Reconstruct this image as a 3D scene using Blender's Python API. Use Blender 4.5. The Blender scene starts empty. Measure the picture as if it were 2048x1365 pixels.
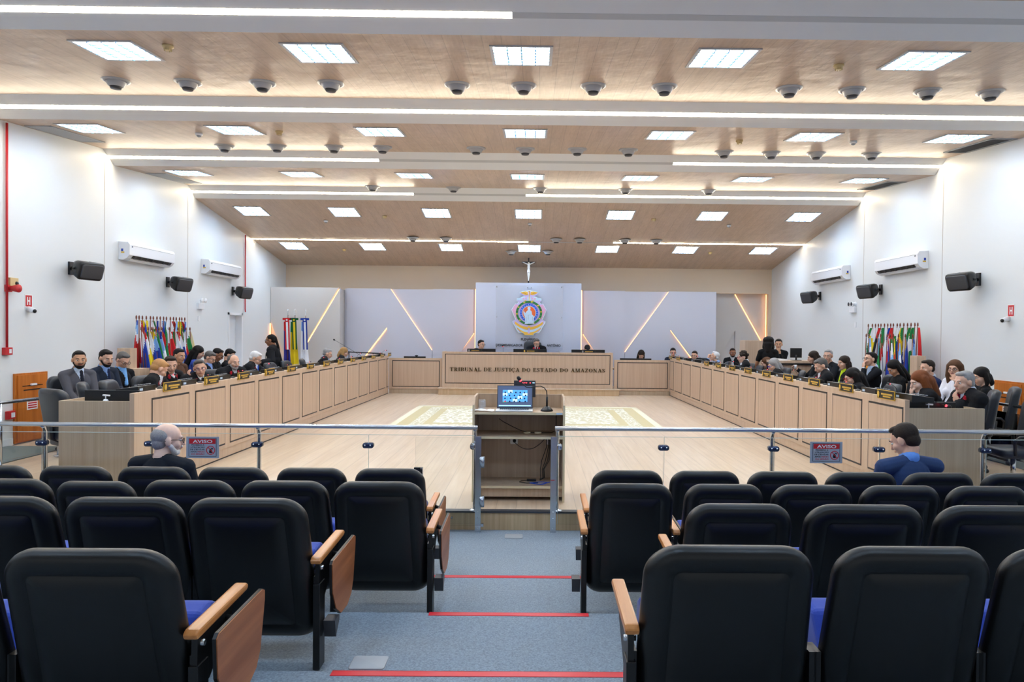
import bpy, bmesh, math, random
import numpy as np
from mathutils import Vector, Matrix
random.seed(7)
C = bpy.context.scene.collection
R = math.radians
# ------------------------------------------------------------------ camera, light of the world, exposure
cd = bpy.data.cameras.new('camera'); cam = bpy.data.objects.new('camera', cd); C.objects.link(cam)
cd.sensor_width = 36; cd.lens = 24; cd.shift_x = -55.24/2048; cd.clip_end = 100
def cam_axes(yaw, pitch, roll):
    f = Vector((math.sin(yaw)*math.cos(pitch), math.cos(yaw)*math.cos(pitch), math.sin(pitch)))
    r = Vector((math.cos(yaw), -math.sin(yaw), 0)); u = r.cross(f)
    c, s = math.cos(roll), math.sin(roll)
    return c*r+s*u, -s*r+c*u, f
_r, _u, _f = cam_axes(.0078, -.0127, .0095)
m = Matrix((_r, _u, -_f)).transposed().to_4x4(); m.translation = (.1664, 0, 1.75)
cam.matrix_world = m
bpy.context.scene.camera = cam
w = bpy.data.worlds.new('hall_air'); bpy.context.scene.world = w; w.use_nodes = True
w.node_tree.nodes['Background'].inputs[0].default_value = (.86, .93, 1, 1)
w.node_tree.nodes['Background'].inputs[1].default_value = .35
vs = bpy.context.scene.view_settings
vs.view_transform = 'Standard'; vs.look = 'None'; vs.exposure = 0.52; vs.gamma = 1; vs.use_curve_mapping = False
PANEL_W = 19.0      # strength of the square ceiling lights
STRIP_W = 36.0      # strength of the linear ceiling lights
LED_W = 3.8         # strength of the warm wall lines

# ------------------------------------------------------------------ materials
def srgb(c):
    return tuple(((x/255)/12.92 if x/255 <= .04045 else ((x/255+.055)/1.055)**2.4) for x in c)
def mat(name, col, rough=.5, metal=0, spec=.5, noise=0, nscale=20, bump=0, bscale=200, coat=0, sheen=0):
    m = bpy.data.materials.new(name); m.use_nodes = True
    nt = m.node_tree; b = nt.nodes['Principled BSDF']
    c = srgb(col) + (1,)
    b.inputs['Base Color'].default_value = c; b.inputs['Roughness'].default_value = rough
    b.inputs['Metallic'].default_value = metal; b.inputs['Specular IOR Level'].default_value = spec
    b.inputs['Coat Weight'].default_value = coat; b.inputs['Sheen Weight'].default_value = sheen
    if noise or bump:
        tc = nt.nodes.new('ShaderNodeTexCoord')
    if noise:
        n = nt.nodes.new('ShaderNodeTexNoise'); n.inputs['Scale'].default_value = nscale; n.inputs['Detail'].default_value = 4
        nt.links.new(tc.outputs['Object'], n.inputs['Vector'])
        mx = nt.nodes.new('ShaderNodeMix'); mx.data_type = 'RGBA'
        mx.inputs[6].default_value = tuple(x*(1-noise) for x in c[:3])+(1,)
        mx.inputs[7].default_value = tuple(min(1, x*(1+noise)) for x in c[:3])+(1,)
        nt.links.new(n.outputs['Fac'], mx.inputs[0]); nt.links.new(mx.outputs[2], b.inputs['Base Color'])
    if bump:
        n2 = nt.nodes.new('ShaderNodeTexNoise'); n2.inputs['Scale'].default_value = bscale; n2.inputs['Detail'].default_value = 2
        nt.links.new(tc.outputs['Object'], n2.inputs['Vector'])
        bp = nt.nodes.new('ShaderNodeBump'); bp.inputs['Strength'].default_value = bump; bp.inputs['Distance'].default_value = .004
        nt.links.new(n2.outputs['Fac'], bp.inputs['Height']); nt.links.new(bp.outputs[0], b.inputs['Normal'])
    return m
def wood(name, c1, c2, axis='z', rough=.45, fine=60, plank=None, pcol=.82, spec=.4, bump=0):
    """grain stretched along an axis; plank=(width,length,axis across) adds board joints"""
    m = bpy.data.materials.new(name); m.use_nodes = True
    nt = m.node_tree; b = nt.nodes['Principled BSDF']; L = nt.links.new
    b.inputs['Roughness'].default_value = rough; b.inputs['Specular IOR Level'].default_value = spec
    tc = nt.nodes.new('ShaderNodeTexCoord'); mp = nt.nodes.new('ShaderNodeMapping')
    s = {'x': (1.2, fine, fine), 'y': (fine, 1.2, fine), 'z': (fine, fine, 1.2)}[axis]
    mp.inputs['Scale'].default_value = s; L(tc.outputs['Object'], mp.inputs['Vector'])
    n = nt.nodes.new('ShaderNodeTexNoise'); n.inputs['Scale'].default_value = 1; n.inputs['Detail'].default_value = 5
    L(mp.outputs[0], n.inputs['Vector'])
    mp2 = nt.nodes.new('ShaderNodeMapping'); mp2.inputs['Scale'].default_value = tuple(x/6 for x in s)
    L(tc.outputs['Object'], mp2.inputs['Vector'])
    n2 = nt.nodes.new('ShaderNodeTexNoise'); n2.inputs['Scale'].default_value = 1; n2.inputs['Detail'].default_value = 3
    L(mp2.outputs[0], n2.inputs['Vector'])
    av = nt.nodes.new('ShaderNodeMath'); av.operation = 'ADD'; L(n.outputs['Fac'], av.inputs[0]); L(n2.outputs['Fac'], av.inputs[1])
    hv = nt.nodes.new('ShaderNodeMath'); hv.operation = 'MULTIPLY_ADD'; hv.inputs[1].default_value = 1.6; hv.inputs[2].default_value = -1.1
    L(av.outputs[0], hv.inputs[0]); hv.use_clamp = True
    mx = nt.nodes.new('ShaderNodeMix'); mx.data_type = 'RGBA'
    mx.inputs[6].default_value = srgb(c1)+(1,); mx.inputs[7].default_value = srgb(c2)+(1,)
    L(hv.outputs[0], mx.inputs[0])
    out = mx.outputs[2]
    if plank:
        wd, ln, ori = plank
        sp = nt.nodes.new('ShaderNodeMapping')
        if ori == 'y':   # boards run along y: brick rows along x
            sp.inputs['Rotation'].default_value = (0, 0, R(90))
        L(tc.outputs['Object'], sp.inputs['Vector'])
        bk = nt.nodes.new('ShaderNodeTexBrick'); bk.inputs['Scale'].default_value = 1
        bk.inputs['Brick Width'].default_value = ln; bk.inputs['Row Height'].default_value = wd
        bk.inputs['Mortar Size'].default_value = .0035; bk.inputs['Mortar Smooth'].default_value = .3
        bk.inputs['Color1'].default_value = (1, 1, 1, 1); bk.inputs['Color2'].default_value = (pcol+.08,)*3+(1,)
        bk.inputs['Mortar'].default_value = (pcol*.8,)*3+(1,); bk.offset = .5
        L(sp.outputs[0], bk.inputs['Vector'])
        mu = nt.nodes.new('ShaderNodeMix'); mu.data_type = 'RGBA'; mu.blend_type = 'MULTIPLY'; mu.inputs[0].default_value = 1
        L(out, mu.inputs[6]); L(bk.outputs['Color'], mu.inputs[7]); out = mu.outputs[2]
    L(out, b.inputs['Base Color'])
    if bump:   # slightly wavy vinyl boards
        nb = nt.nodes.new('ShaderNodeTexNoise'); nb.inputs['Scale'].default_value = 2.5; nb.inputs['Detail'].default_value = 3
        L(tc.outputs['Object'], nb.inputs['Vector'])
        bp = nt.nodes.new('ShaderNodeBump'); bp.inputs['Strength'].default_value = bump; bp.inputs['Distance'].default_value = .05
        L(nb.outputs['Fac'], bp.inputs['Height']); L(bp.outputs[0], b.inputs['Normal'])
    return m
def emis(name, col, strength, base=None):
    m = bpy.data.materials.new(name); m.use_nodes = True
    b = m.node_tree.nodes['Principled BSDF']
    b.inputs['Base Color'].default_value = srgb(base or col)+(1,)
    b.inputs['Emission Color'].default_value = srgb(col)+(1,); b.inputs['Emission Strength'].default_value = strength
    return m
def glassmat(name, tint=(253, 254, 253), refl=0, haze=.0):
    m = bpy.data.materials.new(name); m.use_nodes = True; nt = m.node_tree; nt.nodes.clear()
    o = nt.nodes.new('ShaderNodeOutputMaterial'); t = nt.nodes.new('ShaderNodeBsdfTransparent'); t.inputs[0].default_value = srgb(tint)+(1,)
    g = nt.nodes.new('ShaderNodeBsdfGlossy'); g.inputs['Roughness'].default_value = .02
    f = nt.nodes.new('ShaderNodeFresnel'); f.inputs[0].default_value = 1.22
    mx = nt.nodes.new('ShaderNodeMixShader'); mx.inputs[0].default_value = refl
    if not refl: nt.links.new(f.outputs[0], mx.inputs[0])
    nt.links.new(t.outputs[0], mx.inputs[1]); nt.links.new(g.outputs[0], mx.inputs[2])
    last = mx.outputs[0]
    if haze:
        d = nt.nodes.new('ShaderNodeBsdfDiffuse'); d.inputs[0].default_value = (.85, .86, .9, 1)
        m2 = nt.nodes.new('ShaderNodeMixShader'); m2.inputs[0].default_value = haze
        nt.links.new(last, m2.inputs[1]); nt.links.new(d.outputs[0], m2.inputs[2]); last = m2.outputs[0]
    nt.links.new(last, o.inputs[0]); return m
M = {}
M['wall'] = mat('cream_wall_paint', (228, 232, 234), .42, spec=.35)
M['back'] = mat('beige_back_wall_paint', (222, 204, 180), .6)
M['panelgrey'] = mat('lilac_grey_panel', (205, 206, 218), .38, spec=.4)
M['panelwarm'] = mat('warm_grey_panel', (206, 202, 198), .5)
M['panelblue'] = mat('pale_blue_panel', (200, 206, 224), .3, spec=.5)
M['beam'] = mat('white_beam_paint', (233, 233, 233), .5)
M['ceilwood'] = wood('ceiling_vinyl_wood', (186, 162, 140), (206, 182, 160), 'y', .42, 40, (.2, 3.1, 'y'), .9, .35, .35)
M['floorwood'] = wood('pale_floor_laminate', (206, 180, 153), (226, 204, 179), 'y', .32, 26, (.2, 1.3, 'y'), .9, .5)
M['desk'] = wood('pale_oak_laminate', (196, 167, 141), (212, 186, 160), 'z', .42, 70)
M['deskpanel'] = wood('pale_oak_front_panel', (190, 161, 136), (209, 182, 157), 'z', .42, 90)
M['deskend'] = wood('greyish_oak_laminate', (178, 156, 130), (196, 176, 150), 'z', .45, 60)
M['stepwood'] = wood('oak_step_facing', (190, 158, 120), (216, 188, 152), 'z', .5, 50)
M['riser'] = wood('oak_riser_facing', (188, 154, 114), (222, 192, 150), 'z', .5, 40)
M['podwood'] = wood('lectern_oak', (178, 152, 126), (200, 176, 150), 'z', .45, 45)
M['podedge'] = mat('cream_edge_band', (222, 205, 170), .5)
M['inlay'] = mat('black_inlay', (28, 28, 32), .4)
M['carpet'] = mat('blue_grey_loop_carpet', (152, 163, 173), .95, spec=.1, noise=.6, nscale=110, bump=.9, bscale=330)
M['greycarpet'] = mat('grey_green_carpet', (120, 126, 124), .95, spec=.1, noise=.15, nscale=150)
M['redtape'] = mat('red_step_tape', (236, 48, 60), .35, noise=.08, nscale=9)
M['shell'] = mat('black_chair_plastic', (10, 11, 13), .36, spec=.5, bump=.1, bscale=500)
M['blackmetal'] = mat('black_painted_steel', (18, 18, 20), .4, spec=.5)
M['bluefab'] = mat('royal_blue_fabric', (62, 84, 172), .9, spec=.15, noise=.08, nscale=300, sheen=.3)
M['armwood'] = wood('varnished_armrest_wood', (196, 124, 66), (226, 156, 92), 'y', .28, 50, spec=.5)
M['tabwood'] = wood('walnut_tablet_veneer', (146, 84, 48), (190, 122, 78), 'y', .4, 25)
M['steel'] = mat('polished_stainless_steel', (200, 204, 210), .24, metal=1)
M['chrome'] = mat('chrome', (225, 228, 232), .08, metal=1)
M['navyclamp'] = mat('dark_chrome_clamp', (66, 76, 104), .15, metal=.8)
M['glass'] = glassmat('clear_rail_glass'); M['glassedge'] = mat('polished_glass_edge', (206, 220, 214), .2)
M['acrylic'] = glassmat('clear_acrylic', (254, 254, 254), refl=.03, haze=.05)
M['tumbler'] = glassmat('cut_glass', (252, 253, 254), refl=.05, haze=.10)
M['leather'] = mat('black_leather', (38, 41, 48), .38, spec=.5)
M['black'] = mat('black_plastic', (20, 20, 22), .35)
M['white'] = mat('white_plastic', (240, 242, 246), .3)
M['paper'] = mat('white_paper', (244, 244, 242), .8)
M['grey'] = mat('grey_plastic', (150, 152, 156), .4)
M['darkgrey'] = mat('dark_grey_plastic', (60, 62, 68), .4)
M['gold'] = mat('gold_metal', (214, 176, 66), .3, metal=.6)
M['goldpaint'] = mat('gold_paint', (222, 178, 70), .4)
M['red'] = mat('red_paint', (200, 38, 44), .4)
M['redled'] = emis('red_indicator', (255, 60, 70), 3)
M['yellowed'] = mat('yellowed_plastic', (214, 190, 138), .5)
M['doorwood'] = wood('orange_door_veneer', (176, 96, 30), (206, 122, 48), 'z', .4, 30)
M['baseboard'] = mat('white_baseboard', (225, 230, 236), .4)
M['polewood'] = mat('varnished_flag_pole', (120, 58, 36), .35)
M['screen'] = emis('laptop_screen_dark', (58, 70, 96), 1.0)
M['crosswood'] = mat('dark_cross_wood', (46, 34, 28), .5)
M['cableblue'] = mat('blue_cable', (30, 84, 220), .4)
M['clblue2'] = mat('pale_blue_sticker', (190, 214, 236), .5); M['silver'] = mat('silver_laptop_case', (196, 200, 206), .35, metal=.5); M['tshirt'] = mat('dark_figure', (34, 56, 104), .6)
M['silverpaint'] = mat('silver_sign_sheet', (176, 184, 194), .35, metal=.2); M['signborder'] = mat('sign_dark_blue', (56, 68, 88), .5); M['signwhite'] = mat('sign_pale_letters', (222, 224, 230), .5)
M['vent'] = mat('grey_vent_grille', (168, 172, 176), .5)
M['panelframe'] = mat('light_frame_grey', (190, 190, 192), .4)
M['strip'] = emis('linear_light', (255, 240, 214), STRIP_W)
M['stripoff'] = mat('unlit_diffuser', (200, 200, 200), .5)
M['lamp'] = emis('fluorescent_panel', (206, 231, 255), PANEL_W)
M['led'] = emis('warm_led_line', (255, 178, 104), LED_W)
_cc = {}
def colmat(c, kind='cloth'):
    k = (tuple(c), kind)
    if k not in _cc:
        if kind == 'cloth': _cc[k] = mat('cloth_%02x%02x%02x' % tuple(c), c, .85, spec=.2, noise=.06, nscale=60)
        elif kind == 'skin': _cc[k] = mat('skin_%02x%02x%02x' % tuple(c), c, .5, spec=.35, noise=.05, nscale=30)
        elif kind == 'hair': _cc[k] = mat('hair_%02x%02x%02x' % tuple(c), c, .6, spec=.2, noise=.25, nscale=90, bump=.6, bscale=160)
        elif kind == 'flag': _cc[k] = mat('flag_%02x%02x%02x' % tuple(c), c, .7, spec=.2)
    return _cc[k]

# ------------------------------------------------------------------ mesh helpers
class MB:
    def __init__(s, mtx=None): s.v = []; s.f = []; s.m = []; s.mi = 0; s.mats = []; s.mtx = mtx; s.sm = []
    def use(s, m):
        if m not in s.mats: s.mats.append(m)
        s.mi = s.mats.index(m); return s
    def add(s, vs, fs, smooth=False):
        o = len(s.v); s.v += [tuple(v) for v in vs]
        for f in fs: s.f.append(tuple(i+o for i in f)); s.m.append(s.mi); s.sm.append(smooth)
        return s
    def box(s, x0, x1, y0, y1, z0, z1):
        return s.add([(x0,y0,z0),(x1,y0,z0),(x1,y1,z0),(x0,y1,z0),(x0,y0,z1),(x1,y0,z1),(x1,y1,z1),(x0,y1,z1)],
                     [(0,3,2,1),(4,5,6,7),(0,1,5,4),(1,2,6,5),(2,3,7,6),(3,0,4,7)])
    def prism(s, pts, a, b, axis='y'):
        """closed polygon pts in the two other axes, extruded from a to b along axis"""
        def P(p, t): return {'y': (p[0], t, p[1]), 'x': (t, p[0], p[1]), 'z': (p[0], p[1], t)}[axis]
        n = len(pts); vs = [P(p, a) for p in pts]+[P(p, b) for p in pts]
        fs = [tuple(range(n)), tuple(range(2*n-1, n-1, -1))]+[(i, i+n, (i+1) % n+n, (i+1) % n) for i in range(n)]
        return s.add(vs, fs)
    def tube(s, pts, r, n=8, closed=False):
        pts = [Vector(p) for p in pts]; rs = r if isinstance(r, (list, tuple)) else [r]*len(pts)
        vs = []; N = len(pts); prev = None
        for i, p in enumerate(pts):
            d = (pts[(i+1) % N if closed else min(i+1, N-1)]-pts[(i-1) % N if closed else max(i-1, 0)]).normalized()
            a = prev if prev is not None else (Vector((0, 0, 1)) if abs(d.z) < .9 else Vector((1, 0, 0)))
            e1 = (a-d*a.dot(d)).normalized(); e2 = d.cross(e1); prev = e1
            for k in range(n):
                t = 2*math.pi*k/n; vs.append(p+(e1*math.cos(t)+e2*math.sin(t))*rs[i])
        fs = []
        for i in range(N if closed else N-1):
            for k in range(n):
                a0 = i*n+k; b0 = i*n+(k+1) % n; j = (i+1) % N
                fs.append((a0, b0, j*n+(k+1) % n, j*n+k))
        if not closed: fs += [tuple(range(n-1, -1, -1)), tuple((N-1)*n+k for k in range(n))]
        return s.add(vs, fs, True)
    def lathe(s, prof, c=(0, 0, 0), n=24, axis='z'):
        vs = []; 
        for r, h in prof:
            for k in range(n):
                t = 2*math.pi*k/n; x, y = r*math.cos(t), r*math.sin(t)
                vs.append({'z': (c[0]+x, c[1]+y, c[2]+h), 'y': (c[0]+x, c[1]+h, c[2]+y), 'x': (c[0]+h, c[1]+x, c[2]+y)}[axis])
        fs = []
        for i in range(len(prof)-1):
            for k in range(n): fs.append((i*n+k, i*n+(k+1) % n, (i+1)*n+(k+1) % n, (i+1)*n+k))
        fs += [tuple(range(n-1, -1, -1)), tuple((len(prof)-1)*n+k for k in range(n))]
        return s.add(vs, fs, True)
    def ball(s, c, r, nu=16, nv=10):
        if not isinstance(r, (tuple, list)): r = (r, r, r)
        vs = [(c[0], c[1], c[2]-r[2])]
        for j in range(1, nv):
            a = math.pi*j/nv-math.pi/2
            for k in range(nu):
                t = 2*math.pi*k/nu; vs.append((c[0]+r[0]*math.cos(a)*math.cos(t), c[1]+r[1]*math.cos(a)*math.sin(t), c[2]+r[2]*math.sin(a)))
        vs.append((c[0], c[1], c[2]+r[2])); L = len(vs)-1
        fs = [(0, 1+(k+1) % nu, 1+k) for k in range(nu)]+[(L, L-nu+k, L-nu+(k+1) % nu) for k in range(nu)]
        for j in range(nv-2):
            for k in range(nu): fs.append((1+j*nu+k, 1+j*nu+(k+1) % nu, 1+(j+1)*nu+(k+1) % nu, 1+(j+1)*nu+k))
        return s.add(vs, fs, True)
    def rings(s, rings, cap0=True, cap1=True, smooth=True):
        n = len(rings[0]); vs = [p for r in rings for p in r]; fs = []
        for i in range(len(rings)-1):
            for k in range(n): fs.append((i*n+k, i*n+(k+1) % n, (i+1)*n+(k+1) % n, (i+1)*n+k))
        if cap0: fs.append(tuple(range(n-1, -1, -1)))
        if cap1: fs.append(tuple((len(rings)-1)*n+k for k in range(n)))
        return s.add(vs, fs, smooth)
    def build(s, name, m=None, parent=None, bevel=0, loc=None, seg=2):
        me = bpy.data.meshes.new(name)
        vs = s.v if s.mtx is None else [tuple(s.mtx @ Vector(v)) for v in s.v]
        me.from_pydata(vs, [], s.f)
        mats = s.mats if s.mats else [m]
        if s.mats and m and m not in s.mats: mats = s.mats
        for q in mats: me.materials.append(M[q] if isinstance(q, str) else q)
        if s.mats: me.polygons.foreach_set('material_index', s.m)
        me.polygons.foreach_set('use_smooth', s.sm)
        b = bmesh.new(); b.from_mesh(me); bmesh.ops.recalc_face_normals(b, faces=b.faces)
        if bevel:
            bmesh.ops.remove_doubles(b, verts=b.verts, dist=1e-6)
            bmesh.ops.bevel(b, geom=[e for e in b.edges if len(e.link_faces) == 2 and e.calc_face_angle(0) > .5], offset=bevel, segments=seg, profile=.6, affect='EDGES', clamp_overlap=True)
        b.to_mesh(me); b.free()
        o = bpy.data.objects.new(name, me); C.objects.link(o)
        if parent: o.parent = parent
        if loc is not None: o.location = loc
        return o
def thing(name, label, cat, loc=(0, 0, 0), rz=0, group=None):
    o = bpy.data.objects.new(name, None); C.objects.link(o); o.empty_display_size = .1
    o.location = loc; o.rotation_euler = (0, 0, rz); o['label'] = label; o['category'] = cat
    if group: o['group'] = group
    return o
def tag(o, label, cat, group=None):
    o['label'] = label; o['category'] = cat
    if group: o['group'] = group
    return o
def struct(o, label=None):
    o['kind'] = 'structure'
    if label: o['label'] = label
    return o
def dup(root, loc, rz, label, group=None, scale=None):
    r = root.copy(); C.objects.link(r); r.location = loc; r.rotation_euler = (0, 0, rz); r['label'] = label
    if group: r['group'] = group
    if scale: r.scale = scale
    for ch in list(root.children):
        c = ch.copy(); C.objects.link(c); c.parent = r
        for g in list(ch.children):
            d = g.copy(); C.objects.link(d); d.parent = c
    return r
ORD = ['first', 'second', 'third', 'fourth', 'fifth', 'sixth', 'seventh', 'eighth', 'ninth', 'tenth', 'eleventh', 'twelfth', 'thirteenth', 'fourteenth', 'fifteenth', 'sixteenth']
def rrect(w, h, r, n=8, cx=0, cz=0):
    """rounded rectangle outline, r = (bl, br, tr, tl)"""
    if not isinstance(r, (tuple, list)): r = (r,)*4
    pts = []
    for (sx, sz, a0, q) in ((-1, -1, 180, r[0]), (1, -1, 270, r[1]), (1, 1, 0, r[2]), (-1, 1, 90, r[3])):
        for k in range(n+1):
            t = R(a0+90*k/n); pts.append((cx+sx*(w/2-q)+q*math.cos(t), cz+sz*(h/2-q)+q*math.sin(t)))
    return pts

# ------------------------------------------------------------------ the shell of the hall
XW = 7.55; YB = 21.25; ZT = .15
# stage floor and carpeted tiers
struct(MB().box(-XW, XW, 6.66, 21.6, -.1, 0).build('floor', 'floorwood'))
b = MB()
for (y0, y1, z) in ((5.07, 6.66, -.18), (4.13, 5.07, -.07), (3.19, 4.13, .04), (2.25, 3.19, .15), (-3, 2.25, .26)):
    b.box(-XW, XW, y0, y1, z-.6, z)
struct(b.build('floor_carpet', 'carpet'))
for side, s in (('left', -1), ('right', 1)):
    b = MB(); xs = sorted((s*6.62, s*(XW-.001)))
    b.box(xs[0], xs[1], 6.7, 10.05, 0, .012)
    struct(b.build('floor_carpet_'+side, 'greycarpet'))
# riser of the stage
b = MB().use('riser').box(-XW, XW, 6.63, 6.658, -.18, -.012)
b.use('darkgrey').box(-XW, XW, 6.62, 6.70, -.012, .006)
for x in (-.62, .62, -2.0, 2.0, -3.1, 3.1): b.use('steel').lathe([(.012, 0), (.012, -.014), (.004, -.018)], (x, 6.63, -.06), 10, 'y')
struct(b.build('trim_1'))
# ceiling bays and beams: profile in the y,z plane
BE = [(6.5, 6.9), (9.45, 9.85), (12.25, 12.6), (15.25, 15.58)]
NEAR = [(-2.45, -2.05), (.55, .95), (3.5, 3.9)]       # bays over the public, behind the camera too
ZL, ZH = 4.73, 4.95
b = MB()
starts = [3.9]+[e for _, e in BE]
for i, (bs, be) in enumerate(BE):
    y0 = starts[i]; b.prism([(y0, ZL), (bs, ZH), (bs, ZH+.05), (y0, ZL+.05)], -XW, XW, 'x')
for y0, y1 in ((-3, -2.45), (-2.05, .55), (.95, 3.5)): b.prism([(y0, ZL), (y1, ZH), (y1, ZH+.05), (y0, ZL+.05)], -XW, XW, 'x')
b.prism([(15.58, 4.715), (18.7, 4.22), (21.3, 3.765), (21.3, 3.83), (18.7, 4.28), (15.58, 4.78)], -XW, XW, 'x')
struct(b.build('ceiling', 'ceilwood'))
struct(MB().box(-XW-.3, XW+.3, -3, 22, 5.3, 5.4).build('ceiling_slab', 'beam'))
def slot(y0, y1, z0, z1, a, bb):   # point on the slanted beam face, depth off the face
    d = Vector((y1-y0, z1-z0)); n = Vector((-d.y, d.x)).normalized() * -1   # points down/forward
    if n.y > 0: n = -n
    return (y0+d.x*a-n.x*bb, z0+d.y*a-n.y*bb)
b = MB()
for i, (bs, be) in enumerate(BE):
    zl = ZL if i < 3 else 4.715
    b.prism([(bs, ZH), (be, zl), (be+.0, zl+.3), (bs, ZH+.3)], -XW, XW, 'x')
for bs, be in NEAR: b.prism([(bs, ZH), (be, ZL), (be+.0, ZL+.3), (bs, ZH+.3)], -XW, XW, 'x')
struct(b.build('ceiling_beams', 'beam'))
# lit and unlit lengths of the linear lights
def led_bar(i, x0, x1, lit, label):
    bs, be = BE[i]; zl = ZL if i < 3 else 4.715
    p = [slot(bs, be, ZH, zl, t, d) for t, d in ((.425, .006), (.425, -.0015), (.565, -.0015), (.565, .006))]
    o = MB().prism(p, x0, x1, 'x').build('linear_ceiling_light', 'strip' if lit else 'stripoff')
    tag(o, label, 'ceiling light', 'linear lights in the beams')
led_bar(0, -XW, -.08, True, 'long glowing light line in the white beam nearest the camera, left half')
led_bar(0, -.08, XW, False, 'unlit light slot in the white beam nearest the camera, right half')
led_bar(1, -XW, XW, True, 'continuous glowing light line across the whole second white beam')
led_bar(2, -XW, -2.68, True, 'glowing light line in the third white beam, at the left wall')
led_bar(2, -2.68, 2.66, False, 'unlit middle length of light slot in the third white beam')
led_bar(2, 2.66, XW, True, 'glowing light line in the third white beam, at the right wall')
led_bar(3, -XW, -2.58, True, 'glowing light line in the fourth white beam, at the left wall')
led_bar(3, -2.58, -.05, False, 'short unlit light slot in the fourth white beam, left of centre')
led_bar(3, -.05, XW, True, 'glowing light line in the fourth white beam, centre to right wall')
for (x0, x1, lit, lb) in ((-XW, -.03, True, 'thin glowing line on the sloping wood ceiling, left half'), (-.03, 2.3, False, 'thin unlit line on the sloping wood ceiling, right of centre'), (2.3, XW, True, 'thin glowing line on the sloping wood ceiling, right end')):
    o = MB().prism([(18.68, 4.214), (18.71, 4.209), (18.71, 4.235), (18.68, 4.24)], x0, x1, 'x').build('linear_ceiling_light', 'strip' if lit else 'stripoff')
    tag(o, lb, 'ceiling light', 'thin light line over the far end')
# walls
struct(MB().box(-XW-.2, -XW, -3, 17.27, -.6, 5.3).box(-XW-.2, -XW, 18.05, 21.6, -.6, 5.3).box(-XW-.2, -XW, 17.27, 18.05, 2.15, 5.3).build('wall_left', 'wall'))
struct(MB().box(XW, XW+.2, -3, 21.9, -.6, 5.3).build('wall_right', 'wall'))
b = MB().box(-XW, 5.70, YB, YB+.3, 0, 3.9).box(5.70, 7.46, YB, YB+.3, 3.02, 3.9).box(7.46, XW, YB, YB+.3, 0, 3.9)
struct(b.build('wall_back', 'back'))
# grooves between the wall boards
for n, (s, ys) in enumerate(((-1, (12.31, 15.25)), (1, (12.34, 15.3)))):
    b = MB()
    for y in ys: b.box(*sorted((s*XW, s*(XW-.004))), y-.008, y+.008, 0, 4.72)
    struct(b.build('trim_%d' % (n+2), 'panelwarm'))
for side, s in (('left', -1), ('right', 1)):
    b = MB(); xs = sorted((s*XW, s*(XW-.02)))
    for y0, y1 in ((6.7, 10.14 if s < 0 else 10.18), (10.86, 17.2 if s < 0 else 20.4)): b.box(xs[0], xs[1], y0, y1, 0, .11)
    struct(b.build('baseboard_'+side, 'baseboard'))
# white door in the left wall: frame, recessed leaf
b = MB()
b.box(-XW-.15, -XW+.02, 17.24, 17.30, 0, 2.18).box(-XW-.15, -XW+.02, 18.02, 18.08, 0, 2.18).box(-XW-.15, -XW+.02, 17.24, 18.08, 2.12, 2.18)
d1 = struct(b.build('door_1', 'white'))
MB().box(-XW-.19, -XW-.14, 17.3, 18.02, 0, 2.12).build('door_leaf', 'baseboard', d1)
MB().tube([(-XW-.14, 17.38, 1.02), (-XW-.09, 17.38, 1.02), (-XW-.09, 17.5, 1.02)], .01).build('door_handle', 'steel', d1)
# low orange wooden service doors
def service_door(s, y0, y1, label):
    X = s*XW; q = -s
    t = thing('wooden_hatch_door', label, 'door', (X, (y0+y1)/2, 0)); w2 = (y1-y0)/2
    def bx(n, a, bb, ya, yb, z0, z1, mt, par=t): return MB().box(*sorted((q*a, q*bb)), ya, yb, z0, z1).build(n, mt, par)
    bx('frame', .001, .03, -w2, w2, .02, 1.06, 'doorwood')
    bx('leaf', .03, .045, -w2+.04, w2-.04, .04, 1.03, 'doorwood')
    bx('slot', .045, .049, -w2*.62, w2*.62, .86, .872, 'black'); bx('slot', .045, .048, -w2*.55, w2*.55, .795, .812, 'inlay')
    bx('closer_box', .045, .07, -.05, .06, .868, .895, 'white')
    n = bx('notice', .045, .049, -.12, .10, .50, .66, 'paper')
    b = MB()
    for k in range(4): b.box(*sorted((q*.049, q*.051)), -.1, .08, .52+.034*k, .54+.034*k)
    b.build('printed_lines', 'red', n)
    MB().lathe([(.012, 0), (.012, .03), (.02, .034), (.02, .05)], (q*.045, w2-.12, .55), 10, 'x').build('knob', 'steel', t)
service_door(-1, 10.16, 10.84, 'low orange wooden door with red notice on the left wall')
service_door(1, 10.18, 10.84, 'low orange wooden door with red notice on the right wall')

# ------------------------------------------------------------------ far wall: layered panels with warm light lines
def poly_panel(name, pts, y0, y1, m): return struct(MB().prism(pts, y0, y1, 'y').build(name, m))
# left section, 1.2 m forward
poly_panel('wall_back_left_base', [(-7.54, 0), (-5.60, 0), (-5.60, 2.98), (-7.54, 2.98)], 20.06, YB, 'panelwarm')
poly_panel('wall_back_left_panel', [(-6.53, 0), (-6.53, 1.33), (-5.56, 3.0), (-7.54, 3.0), (-7.54, 1.95), (-6.66, 0)], 20.0, 20.058, 'panelwarm')
poly_panel('wall_back_left_panel', [(-6.50, 0), (-6.50, 1.3), (-5.55, 2.93), (-5.52, 3.0), (-5.52, 0)], 19.99, 20.055, 'panelwarm')
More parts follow.
